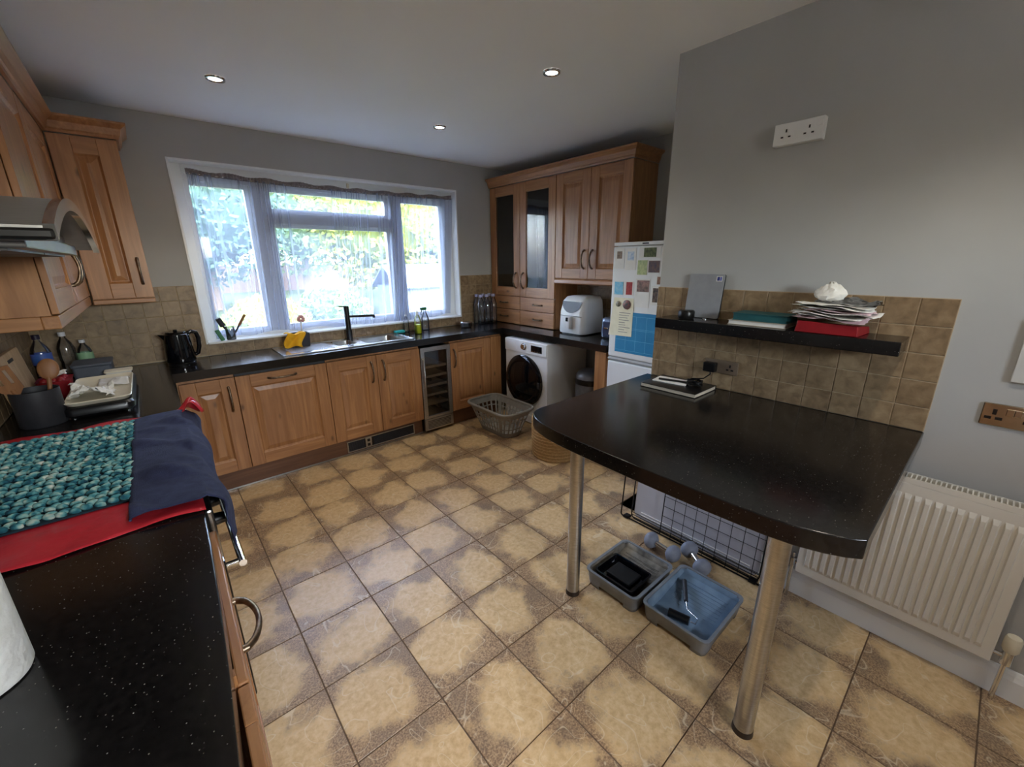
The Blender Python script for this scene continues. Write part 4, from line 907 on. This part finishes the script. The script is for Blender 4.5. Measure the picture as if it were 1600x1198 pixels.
# hood: arched steel canopy
hd = thing('cooker_hood', 'brushed steel cooker hood with arched canopy above the left worktop', 'cooker hood', (-.7, -1.56, 1.62))
def arch(t, dz=0): return -1.556+.545*t, 1.638+.094*(1-t*t)+dz
T = [-1+2*i/32 for i in range(33)]
ring_o = [arch(t) for t in T]; ring_i = [arch(t, -.018) for t in T[::-1]]
poly = ring_o + ring_i
MB().rings([[(x, y, z) for y, z in poly] for x in (XL+.01, -.462)]).build('canopy', pm('hood_steel', (168, 168, 166), (150, 150, 150), 20, .45, .7, stretch=(1, 14, 14)), hd, smooth=30)
po = [arch(t, .003) for t in T] + [arch(t, -.026) for t in T[::-1]]
MB().rings([[(x, y, z) for y, z in po] for x in (-.462, -.446)]).build('front_rim', chrome, hd, smooth=30)
MB().box(XL+.01, -.50, -2.02, -1.115, 1.60, 1.632).build('filter_housing', pm('hood_grey', (120, 120, 122), (108, 108, 110), 10, .35, .7), hd, bevel=.004)
MB().box(XL+.01, -.52, -2.0, -1.13, 1.632, 1.66).build('motor_housing', steel, hd)
for a, b in ((-2.0, -1.57), (-1.555, -1.135)): MB().box(XL+.05, -.53, a, b, 1.595, 1.6005).build('filter', dark_gr, hd)
MB().box(-.58, -.448, -2.105, -2.05, 1.612, 1.634).build('end_cap', black_pl, hd, bevel=.006)
MB().box(XL+.01, -.66, -1.71, -1.40, 1.72, ZC-.002).build('chimney', steel, hd)
tag(MB().lathe((-.69, -.16, ZC), [(.06, -.0005), (.062, -.012), (.055, -.034), (.03, -.038), (0, -.038)], 28).build('smoke_alarm', cream_pl, smooth=40, origin=(-.69, -.16, ZC-.0005)), 'cream smoke alarm on the ceiling above the left cabinets', 'alarm')
# left run, corner side
XB = -.335
MLb = frame_M((XB+.012, 0, 0), (0, 1, 0), (1, 0, 0))
lc = thing('base_cabinet', 'pine base cabinet left of the corner beside the cooker', 'cabinet', (-.6, -.64, 0))
MB().box(XL+.01, XB-.01, -.95, -.932, .15, .85).box(XL+.01, XB-.01, -.345, -.327, .15, .85).box(XL+.01, XB-.01, -.932, -.345, .15, .168).box(XL+.01, XL+.028, -.932, -.345, .168, .85).build('body', wood_z, lc)
door(lc, MLb, -.95, -.33, V0, V1, hnd=(-.39, .70, dict(L=.16)))
MB().box(XB-.06, XB-.044, -.95, .05, .002, .149).build('plinth', plinth_m, lc)
# range cooker
ck = thing('range_cooker', 'range cooker under the red sheet with a chrome towel rail', 'cooker', (-.6, -1.45, 0))
MB().box(XL+.01, XB+.0, -1.93, -.962, .06, .895).build('body', black_pl, ck, bevel=.003)
MB().box(XL+.01, XB+.004, -1.932, -.96, .896, .91).build('hob_top', steel, ck, bevel=.003)
for a, b in ((-1.92, -1.45), (-1.445, -.972)): MB().box(XB+.001, XB+.02, a, b, .16, .70).build('oven_door', black_gl, ck, bevel=.006)
MB().box(XB+.001, XB+.02, -1.92, -.972, .715, .88).build('control_fascia', steel, ck, bevel=.006)
for i in range(7):
    y = -1.05-i*.13; MB().cyl((XB+.02, y, .80), (XB+.048, y, .80), .02, .017, 16).build('knob', black_pl, ck, smooth=40)
MB().cyl((XB+.062, -1.92, .672), (XB+.062, -.98, .672), .011, None, 14).build('towel_rail', chrome, ck, smooth=40)
for y in (-1.90, -1.45, -1.0): MB().cyl((XB+.016, y, .672), (XB+.062, y, .672), .009, None, 10).build('rail_bracket', chrome, ck, smooth=40)
for y in (-1.88, -1.01): MB().cyl((XB-.05, y, 0), (XB-.05, y, .06), .02, None, 12).build('foot', black_pl, ck)
# near run
tag(MB().prism([(XL+.001, -1.937), (-.334, -1.937), (-.3385, -2.16), (-.3465, -2.39), (-.356, -2.58), (-.367, -2.75), (-.384, -3.6), (XL+.001, -3.6)], ZW0, ZW1).build('worktop', worktop_m, bevel=.003, origin=(-.6, -2.6, ZW0)), 'near black speckled worktop in the left foreground', 'worktop')
Mn = Matrix.Translation((-.322, -2.035, 0)) @ Matrix.Rotation(-.022, 4, 'Z')
MN = Mn @ frame_M((0, 0, 0), (0, 1, 0), (1, 0, 0))
na = thing('drawer_unit', 'pine drawer unit under the near worktop next to the cooker', 'cabinet', (-.62, -2.29, 0))
MB().box(XL+.01, -.35, -2.53, -2.512, .15, .85).box(XL+.01, -.35, -1.96, -1.942, .15, .85).box(XL+.01, XL+.028, -2.512, -1.96, .15, .85).box(XL+.01, -.35, -2.512, -1.96, .15, .168).build('body', wood_z, na)
door(na, MN, -.50, .085, .655, .832, 'drawer', flat=True, hnd=(-.26, .765, dict(L=.17, vert=False, out=.034)))
door(na, MN, -.50, .085, .155, .652, 'door')
nb = thing('base_cabinet', 'pine base cabinet under the near worktop in the foreground', 'cabinet', (-.62, -3.0, 0))
MB().box(XL+.01, -.375, -3.5, -3.482, .15, .85).box(XL+.01, -.365, -2.552, -2.534, .15, .85).box(XL+.01, XL+.028, -3.482, -2.552, .15, .85).box(XL+.01, -.375, -3.482, -2.552, .15, .168).build('body', wood_z, nb)
door(nb, MN, -1.0, -.502, V0, V1, hnd=(-.56, .55, dict(L=.17))); door(nb, MN, -1.45, -1.0, V0, V1, hnd=(-1.05, .70, dict(L=.17)))
MB().box(-.43, -.415, -3.5, -1.942, .002, .149).build('plinth', plinth_m, nb)
# paper roll
pr = thing('paper_towel_roll', 'white paper towel roll standing on the near worktop', 'paper roll', (-.675, -2.335, .91))
def qr(z, r0): return [(r0*math.cos(2*PI*j/40), r0*math.sin(2*PI*j/40), z) for j in range(40)]
MB().rings([qr(.003, .022), qr(0.0, .06), qr(.003, .066), qr(.01, .069), qr(.225, .069), qr(.232, .066), qr(.234, .06), qr(.234, .022)], True, False, False).build('paper', tissue_m, pr, local=True, smooth=40)
MB().rings([qr(.003, .022), qr(.234, .022)], True, False, False).build('core', pm('cardboard', (176, 146, 110), (160, 130, 96), 20, .9), pr, local=True, smooth=40, solid=.002)
# sheet, mat, towel on the hob
rnd = random.Random(11)
def redf(u, v):
    x = -.90+.57*u; y = -1.975+1.085*v
    y += .010*math.sin(u*9+.5) if v < .02 else (.018*math.sin(u*13) if v > .98 else 0)
    e = (math.sin(x*31+y*9)+math.sin(y*37-x*12))*.0022*(1 if (v < .12 or v > .88 or u > .9) else .3)
    z = .9135+abs(e)
    if u > .92: z -= 0
    return (x, y, z)
tag(MB().grid(redf, 40, 60).build('red_sheet', redsheet, smooth=60, solid=.0006, origin=(-.6, -1.48, .912), offset=1), 'crumpled red plastic sheet spread over the cooker top', 'sheet')
# loose red corner standing up behind the towel
def rc(u, v):
    return (-.30+.075*u-.03+.012*math.sin(v*7), -1.03+.12*v, .925+.055*math.sin(PI*min(u*.9, 1))*(.6+.4*math.sin(v*6+1)) - .05*max(0, u-.6))
km = thing('knitted_mat', 'teal and pale green chunky knitted mat on the red sheet', 'mat', (-.69, -1.37, .917))
MX0, MX1, MY0, MY1 = -.895, -.487, -1.785, -.975
MB().box(MX0, MX1, MY0, MY1, .9165, .922).build('backing', pm('mat_back', (14, 44, 56), (10, 36, 48), 20, .95), km, bevel=.002)
st_ = []
rows, cols = 26, 12
# chunky loops: rows running along x, joined as uncountable knit
kb = MB()
for r in range(32):
    y = MY0+.014+(MY1-MY0-.03)*(r//2)/15.4+(.019 if r % 2 else 0)
    for c in range(16):
        x = MX0+.012+(MX1-MX0-.024)*c/15 + (.006 if r % 2 else 0)
        a = .5 if (r % 2) else -.5
        M = Matrix.Translation((x+random.uniform(-.003, .003), y+random.uniform(-.003, .003), .9265+random.uniform(-.001, .002))) @ Matrix.Rotation(a+random.uniform(-.15, .15), 4, 'Z')
        kb.M = M; kb.sph((0, 0, 0), (.015, .0082, .0088), 8, 5)
kb.M = None
kb.build('knit', knit_m, km, smooth=180, kind='stuff', label='chunky knitted loops')
nv_ = thing('navy_towel', 'navy blue towel draped over the front of the cooker', 'towel', (-.38, -1.45, .92))
prf = [(-.485, .924), (-.44, .930), (-.39, .932), (-.345, .932), (-.315, .926), (-.295, .905), (-.286, .87), (-.284, .84), (-.282, .80), (-.281, .765)]
def tw(u, v):
    k = u*(len(prf)-1); i = min(int(k), len(prf)-2); f = k-i
    x = prf[i][0]+(prf[i+1][0]-prf[i][0])*f; z = prf[i][1]+(prf[i+1][1]-prf[i][1])*f
    y = -1.93+.955*v + .02*u*(v-.5) - (.03*u if v < .5 else 0)
    wv = math.sin(v*23+u*5+.6)*.5+math.sin(v*13-u*9)*.5+.4*math.sin(v*41+u*16)
    if u < .45: z += .017*max(0, wv)**1.5+.003
    else: x += .012*wv+.006
    return (x, y, z)
MB().grid(tw, 40, 90).build('cloth', navy, nv_, smooth=180, solid=.004, offset=1)
MB().tube([(-.486+.0*i, -1.93+.955*i/30, .926) for i in range(31)], .0035, 6).build('hem', navy, nv_, smooth=60)
tag(MB().grid(rc, 12, 16).build('red_bag', redsheet, smooth=60, solid=.0008, origin=(-.29, -.98, .92)), 'crumpled red plastic scrap at the far end of the navy towel', 'plastic')
# ------------------------------------------------------------------ clutter in the left corner
cn = thing('utensil_pot', 'dark grey utensil pot beside the knitted mat', 'pot', (-.78, -.70, .91))
MB().lathe((0, 0, 0), [(.07, 0), (.075, .006), (.075, .155), (.071, .155), (.071, .012), (0, .01)], 32).build('body', dark_gr, cn, local=True, smooth=40)
sp1 = thing('slotted_spatula', 'wooden slotted spatula in the dark utensil pot', 'spatula', (-.80, -.70, .93))
Msp = Matrix.Translation((-.80, -.71, .935)) @ Matrix.Rotation(-.22, 4, 'Y') @ Matrix.Rotation(.1, 4, 'X')
MB(Msp).cyl((0, 0, 0), (0, 0, .15), .007, .008, 10).build('handle', spatula_m, sp1, smooth=40)
hd_ = MB(Msp)
for a, b, c, d in ((-.035, -.02, .15, .25), (-.01, .01, .15, .25), (.02, .035, .15, .25), (-.02, -.01, .15, .175), (-.02, -.01, .235, .25), (.01, .02, .15, .175), (.01, .02, .235, .25)): hd_.box(a, b, -.003, .003, c, d)
hd_.add([(-.035, -.003, .15), (.035, -.003, .15), (.008, -.003, .12), (-.008, -.003, .12), (-.035, .003, .15), (.035, .003, .15), (.008, .003, .12), (-.008, .003, .12)], [(0, 1, 2, 3), (7, 6, 5, 4), (0, 3, 7, 4), (1, 5, 6, 2), (2, 6, 7, 3), (0, 4, 5, 1)]).build('blade', spatula_m, sp1)
sp2 = thing('wooden_spoon', 'round wooden spoon in the dark utensil pot', 'spoon', (-.75, -.68, .93))
Ms2 = Matrix.Translation((-.755, -.68, .935)) @ Matrix.Rotation(.13, 4, 'Y') @ Matrix.Rotation(-.18, 4, 'X')
MB(Ms2).cyl((0, 0, 0), (0, 0, .17), .007, .008, 10).build('handle', spatula_m, sp2, smooth=40)
MB(Ms2).sph((0, 0, .205), (.034, .009, .046), 18, 12).build('bowl', spatula_m, sp2, smooth=180)
cbd = thing('chopping_board', 'light wooden chopping board leaning against the left wall', 'chopping board', (-.88, -.33, .91))
Mcb = Matrix.Translation((-.862, -.34, .9125)) @ Matrix.Rotation(-.13, 4, 'Y')
MB(Mcb).rings([[(x, y, z) for y, z in rrect(-.24, .22, 0, .27, .02, 5)] for x in (-.011, .011)]).build('board', ltwood, cbd, bevel=.003)
MB(Mcb).box(.0105, .012, -.05, .05, .225, .24).build('grip_slot', dark_gr, cbd)
gp = thing('electric_grill', 'black flat electric grill under the white trays in the left corner', 'grill', (-.6, -.40, .91))
MB().rings([[(x, y, z) for x, y in rrect(-.715+k, -.480-k, -.745+k, -.06-k, .03, 5)] for z, k in ((.918, .012), (.93, 0), (.955, 0), (.965, .008))]).build('body', black_pl, gp, smooth=40)
for x in (-.69, -.51):
    for y in (-.70, -.11): MB().cyl((x, y, .91), (x, y, .92), .012, None, 10).build('foot', black_pl, gp)
wt_ = thing('serving_tray', 'cream serving tray lying on the black grill', 'tray', (-.6, -.42, .965))
R = [[(x, y, z) for x, y in rrect(-.712+k, -.484-k, -.735+k, -.16-k, .03, 5)] for z, k in ((.9655, .02), (.968, .012), (.985, 0), (.988, .003), (.972, .02))]
MB().rings(R, True, True, True).build('shell', cream_pl, wt_, smooth=40)
crumple('paper_bag', 'crumpled white translucent bag on the cream tray', 'bag', tissue_m, (-.625, -.56, .976), .15, .2, .012, 21, .03, 16, lambda u, v: .03*math.sin(PI*u)*math.sin(PI*v))
crumple('napkin', 'flat white napkin lying on the cream tray near its far end', 'napkin', paper, (-.56, -.33, .976), .12, .2, .008, 23, .01, 12)
rp = thing('red_punnet', 'red fruit punnet with white crumpled film in the left corner', 'punnet', (-.80, -.17, .91))
MB().rings([[(x, y, z) for x, y in rrect(-.845-k, -.73+k, -.24-k, -.10+k, .02, 4)] for z, k in ((.911, -.01), (1.0, .004), (1.003, .008), (1.0, .0))]).build('tub', red_m, rp, smooth=40)
rnd = random.Random(8)
for i in range(9):
    x = -.82+.03*(i % 3)+rnd.uniform(-.004, .004); y = -.215+.045*(i//3); MB().sph((x, y, .998), (.017, .019, .02), 12, 8).build('fruit', red_m, rp, smooth=180)
crumple('film_wrap', 'white crumpled film lying on the red punnet', 'film', tissue_m, (-.787, -.16, 1.022), .09, .09, .006, 31, .016, 10)
db = thing('storage_box', 'slate grey box behind the red punnet and trays', 'box', (-.66, .07, .91))
MB().rings([[(x, y, z) for x, y in rrect(-.735, -.575, -.03, .17, .015, 4)] for z in (.911, 1.02)]).build('body', pm('slate', (78, 84, 96), (66, 72, 84), 10, .5), db, bevel=.004)
MB().rings([[(x, y, z) for x, y in rrect(-.74, -.57, -.035, .175, .016, 4)] for z in (1.0205, 1.035)]).build('lid', pm('slate_lid', (84, 90, 102), (72, 78, 90), 10, .5), db, bevel=.003)
fb2 = thing('food_box', 'white plastic food box on the far end of the black grill', 'box', (-.545, -.105, .966))
MB().rings([[(x, y, z) for x, y in rrect(-.60-k, -.49+k, -.152-k, -.068+k, .012, 4)] for z, k in ((.966, -.006), (.992, 0))]).build('tub', paper, fb2, smooth=40)
MB().rings([[(x, y, z) for x, y in rrect(-.605, -.485, -.156, -.064, .014, 4)] for z in (.9925, 1.0)]).build('lid', cream_pl, fb2, bevel=.002)
def bottle(name, label, loc, r, h, body, cap, lab=None, group=None, neck=.3, capr=.4):
    t = thing(name, label, 'bottle', loc, 0, group)
    MB().lathe((0, 0, 0), [(r*.85, 0), (r, .008), (r, h*.3), (r*.94, h*.36), (r, h*.42), (r, h*.66), (r*.8, h*.76), (r*neck*1.15, h*.88), (r*neck, h*.9), (r*neck, h*.95), (0, h*.951)], 20).build('body', body, t, local=True, smooth=50)
    MB().lathe((0, 0, 0), [(r*capr, h*.915), (r*capr, h), (0, h+.0005)], 16).build('cap', cap, t, local=True, smooth=40)
    if lab: MB().rings([[(r*1.012*math.cos(2*PI*j/20), r*1.012*math.sin(2*PI*j/20), z) for j in range(20)] for z in (h*.43, h*.65)], True, False, False).build('label', lab, t, local=True, smooth=60)
    return t
blk_cap = pm('navy_cap', (40, 30, 60), (34, 24, 50), 20, .4); wcap = pm('white_cap', (230, 232, 236), (214, 216, 222), 20, .4); lil_cap = pm('lilac_cap', (176, 176, 206), (150, 150, 186), 20, .35)
purple = pm('purple_juice', (84, 40, 96), (66, 30, 80), 10, .2)
b1 = bottle('drink_bottle', 'clear bottle with blue label and purple base in the left corner', (-.855, .16, .91), .042, .29, bottle_gl, blk_cap, blue_lab)
MB().lathe((0, 0, 0), [(.03, .004), (.0405, .01), (.0405, .085), (0, .086)], 20).build('drink', purple, b1, local=True, smooth=40)
bottle('drink_bottle', 'clear plastic bottle with pale cap behind the wooden spoon', (-.77, .30, .91), .04, .28, bottle_gl, wcap)
bottle('drink_bottle', 'small green-labelled clear bottle beside the slate grey box', (-.70, .345, .91), .036, .22, bottle_gl, wcap, pm('green_lab', (150, 190, 150), (130, 170, 130), 10, .5))
# kettle
kt = thing('kettle', 'glossy black kettle on the worktop left of the window', 'kettle', (-.245, .295, .91))
MB().lathe((0, 0, 0), [(.078, 0), (.08, .014), (.076, .018)], 32).build('power_base', black_pl, kt, local=True, smooth=40)
MB().lathe((0, 0, 0), [(.072, .019), (.082, .024), (.083, .06), (.076, .15), (.07, .205), (.062, .212), (.0, .214)], 36).build('body', black_gl, kt, local=True, smooth=40)
MB().lathe((0, 0, 0), [(.058, .2135), (.054, .222), (.012, .226), (.012, .236), (0, .238)], 28).build('lid', black_gl, kt, local=True, smooth=40)
MB().rings([[(-.062, -.022, .155), (-.062, .022, .155), (-.065, .02, .208), (-.065, -.02, .208)], [(-.085, -.012, .195), (-.085, .012, .195), (-.098, .01, .212), (-.098, -.01, .212)]]).build('spout', black_gl, kt, local=True, bevel=.004)
MB().tube([(.055, 0, .205), (.085, 0, .216), (.108, 0, .205), (.116, 0, .17), (.112, 0, .11), (.098, 0, .065), (.076, 0, .055)], [.013, .013, .012, .0115, .0115, .011, .011], 10, False, 1.2).build('handle', black_gl, kt, local=True, smooth=60)
# ------------------------------------------------------------------ by the window
jr = thing('glass_jar', 'glass jar of brushes on the left end of the window sill', 'jar', (.085, .484, WZ0+.0142))
MB().lathe((0, 0, 0), [(.028, 0), (.032, .004), (.032, .085), (.029, .095), (.029, .1), (.026, .1), (.029, .083), (.029, .008), (0, .007)], 24).build('body', glassy('jar_glass', (.78, .8, .8, 1), 2.5, .05), jr, local=True, smooth=40)
def brush(name, label, p0, p1, hm, headm, hr, hl):
    p0 = Vector(p0); p1 = Vector(p1); d = (p1-p0).normalized(); t = thing(name, label, 'brush', tuple(p0))
    MB().cyl(p0, p1, .006, .007, 10).build('handle', hm, t, smooth=40)
    MB().cyl(p1-d*.004, p1+d*hl, hr, hr*.9, 14).build('head', headm, t, smooth=40)
brush('dish_brush', 'black brush leaning left in the glass jar', (.085, .486, WZ0+.025), (.045, .48, WZ0+.125), black_pl, dark_gr, .02, .06)
brush('dish_brush', 'wooden-handled brush leaning right in the glass jar', (.09, .482, WZ0+.025), (.15, .478, WZ0+.12), dark_gr, spatula_m, .010, .09)
o = MB(Matrix.Translation((.03, .482, WZ0+.0155)) @ Matrix.Rotation(-.35, 4, 'Y')).box(-.014, .014, -.012, .012, 0, .085).build('scouring_pad', green_m, bevel=.004, origin=(.03, .482, WZ0+.0155))
tag(o, 'green scouring pad leaning beside the glass jar', 'scouring pad')
cd = thing('sink_caddy', 'black sink caddy at the back of the drainer', 'caddy', (.535, .365, .915))
MB().rings([[(x, y, z) for x, y in rrect(.47+k, .60-k, .31+k, .42-k, .012, 4)] for z, k in ((.9185, .006), (1.025, 0), (1.025, .004), (.925, .009))], True, True, True).build('body', dark_gr, cd, smooth=40)
def yc(u, v):
    x = .41+.13*u+.012*math.sin(v*6); k = v*3
    if k < 1: y, z = .335-.04*k, 1.035-.004*k
    else: y, z = .295-.01*(k-1)-.012*math.sin(u*7+k), 1.031-.05*(k-1)
    return (x+.01*math.sin(v*5), y+.008*math.sin(u*9+v*4), max(z+.008*math.sin(u*8+v*3), .924))
tag(MB().grid(yc, 18, 20).build('yellow_cloth', yellow_m, smooth=60, solid=.003, origin=(.47, .31, .93)), 'bright yellow cleaning cloth hanging over the black caddy', 'cloth')
fl = thing('dish_brush', 'pink-headed dish brush standing in the black caddy', 'brush', (.56, .37, .93))
MB().cyl((.55, .37, .935), (.56, .37, 1.12), .005, .006, 10).build('handle', paper, fl, smooth=40)
rnd = random.Random(4)
for i in range(7):
    a = 2*PI*i/7; MB().sph((.562+.018*math.cos(a), .37+.01*math.sin(a*2), 1.135+.018*math.sin(a)), (.014, .009, .014), 10, 6).build('tuft', pink_m, fl, smooth=180)
spg = thing('sponge', 'teal sponge lying at the right end of the sink', 'sponge', (1.43, .40, .91))
MB().box(1.375, 1.47, .385, .445, .9155, .938).build('pad', teal_sp, spg, bevel=.006)
bottle('hand_soap_bottle', 'small clear soap bottle behind the teal sponge', (1.505, .425, .91), .028, .17, bottle_gl, wcap)
dl = thing('washing_up_bottle', 'yellow-green washing-up liquid bottle on the worktop right of the sink', 'bottle', (1.545, .265, .91))
MB().lathe((0, 0, 0), [(.03, 0), (.034, .006), (.034, .09), (.03, .14), (.016, .175), (.012, .18), (0, .181)], 24).build('body', bottle_gl, dl, local=True, smooth=50)
MB().lathe((0, 0, 0), [(.029, .004), (.0325, .008), (.0325, .088), (0, .089)], 24).build('liquid', pm('lime_liquid', (214, 220, 40), (196, 206, 24), 10, .2), dl, local=True, smooth=40)
MB().lathe((0, 0, 0), [(.013, .18), (.013, .2), (.006, .21), (.005, .222), (0, .223)], 16).build('cap', paper, dl, local=True, smooth=40)
sb = thing('spray_bottle', 'clear spray bottle with dark trigger behind the washing-up liquid', 'bottle', (1.70, .40, .91))
MB().lathe((0, 0, 0), [(.034, 0), (.038, .006), (.038, .12), (.02, .17), (.013, .18), (.013, .2), (0, .201)], 24).build('body', bottle_gl, sb, local=True, smooth=50)
MB().box(-.045, .02, -.012, .012, .2, .228).build('trigger_head', green_m, sb, local=True, bevel=.005)
MB().tube([(-.03, 0, .2), (-.042, 0, .175), (-.04, 0, .155)], .005, 8).build('trigger', dark_gr, sb, local=True, smooth=50)
bd = thing('glass_dish', 'white glass dish on the worktop below the window corner', 'dish', (2.10, .27, .91))
MB().lathe((0, 0, 0), [(.045, 0), (.058, .006), (.062, .05), (.058, .05), (.054, .01), (0, .008)], 28).build('bowl', glassy('frosted_glass', (.7, .74, .78, 1), 4, .15), bd, local=True, smooth=40)
MB().lathe((0, 0, 0), [(.063, .0505), (.06, .058), (.02, .062), (0, .062)], 28).build('lid', steel_x, bd, local=True, smooth=40)
k = 0
for i, (x, y) in enumerate(((2.345, .41), (2.43, .415), (2.515, .41), (2.335, .325), (2.42, .33), (2.505, .325))):
    bottle('water_bottle', ('back' if i < 3 else 'front')+' '+('left', 'middle', 'right')[i % 3]+' clear water bottle with lilac cap in the six-pack', (x, y, .91), .04, .315, bottle_gl, lil_cap, None, 'water bottles in the corner', .38, .5)
# net curtain
cu = thing('net_curtain', 'sheer white pleated net curtain across the kitchen window', 'curtain', (1.08, .535, 1.01))
def cf(u, v):
    x = .0+.022*v+(2.085+.06*v)*u
    ph = 2*PI*(26*u + 1.3*math.sin(u*9) + .9*math.sin(u*23+1))
    amp = .013*(.55+.45*math.sin(u*17+2)) + .004
    y = .536 + amp*.9*math.sin(ph) + .004*math.sin(ph*2.3+1+v*2)
    x += .006*math.cos(ph)*(1-v) + .01*math.sin(u*31)*(1-v)
    z0 = 1.022+.008*math.sin(u*40)+.012*math.sin(u*7)
    z1 = 2.172-.05*u*(1-u)*1.6
    return (x, y, z0+(z1-z0)*v)
MB().grid(cf, 420, 10).build('cloth', curtain_m, cu, smooth=180, recalc=False)
hm = pm('curtain_header', (120, 112, 112), (150, 142, 144), 60, .9)
def hf(u, v):
    ph = 2*PI*(90*u+math.sin(u*40)); z1 = 2.172-.05*u*(1-u)*1.6
    return (.02+2.14*u, .536+.006*math.sin(ph), z1-.012+.034*v+.006*math.sin(u*57+v)*v)
MB().grid(hf, 420, 3).build('gathered_header', hm, cu, smooth=180, recalc=False, solid=.001)
MB().tube([(.012+2.16*i/20, .540, 2.168-.05*(i/20)*(1-i/20)*1.6) for i in range(21)], .003, 6).build('curtain_wire', chrome, cu, smooth=60)
for x in (.01, 2.168): MB().box(x-.004, x+.004, .535, .5745, 2.162, 2.174).build('hook', white_gloss, cu)
tag(MB().box(1.13, 1.15, .562, .5745, 2.175, 2.215).build('curtain_hook', cream_pl, bevel=.003, origin=(1.14, .565, 2.175)), 'small cream hook on the window frame above the curtain', 'hook')
# ------------------------------------------------------------------ recessed ceiling lamps
def downlight(label, x, y, power=1.0):
    t = thing('recessed_light', label, 'ceiling light', (x, y, ZC-.001), 0, 'recessed ceiling lights')
    MB().lathe((0, 0, 0), [(.03, -.001), (.031, -.005), (.034, -.008), (.044, -.007), (.047, 0.0)], 32, False).build('trim_ring', chrome, t, local=True, smooth=40)
    MB().lathe((0, 0, 0), [(.0305, -.003), (.0, -.0045)], 28, False).build('lamp_face', lamp_em, t, local=True, smooth=60)
    d = bpy.data.lights.new('lamp_light', 'SPOT'); d.energy = LAMP_W*power; d.color = (1, .9, .76); d.spot_size = math.radians(112); d.spot_blend = 1.0; d.shadow_soft_size = .035
    o = bpy.data.objects.new('lamp_light', d); COL.objects.link(o); o.parent = t; o.location = (0, 0, -.02)
downlight('recessed ceiling light nearest the left cabinets', .143, -.392)
downlight('large-looking recessed ceiling light above the breakfast bar end', 1.447, -1.549)
downlight('recessed ceiling light nearest the glass dresser doors', 1.476, -.412)
downlight('recessed ceiling light out of view above the floor centre', .14, -1.55)
downlight('recessed ceiling light out of view by the right wall', 1.05, -3.33, 1.9)
downlight('recessed ceiling light out of view behind the viewer', .2, -4.3)
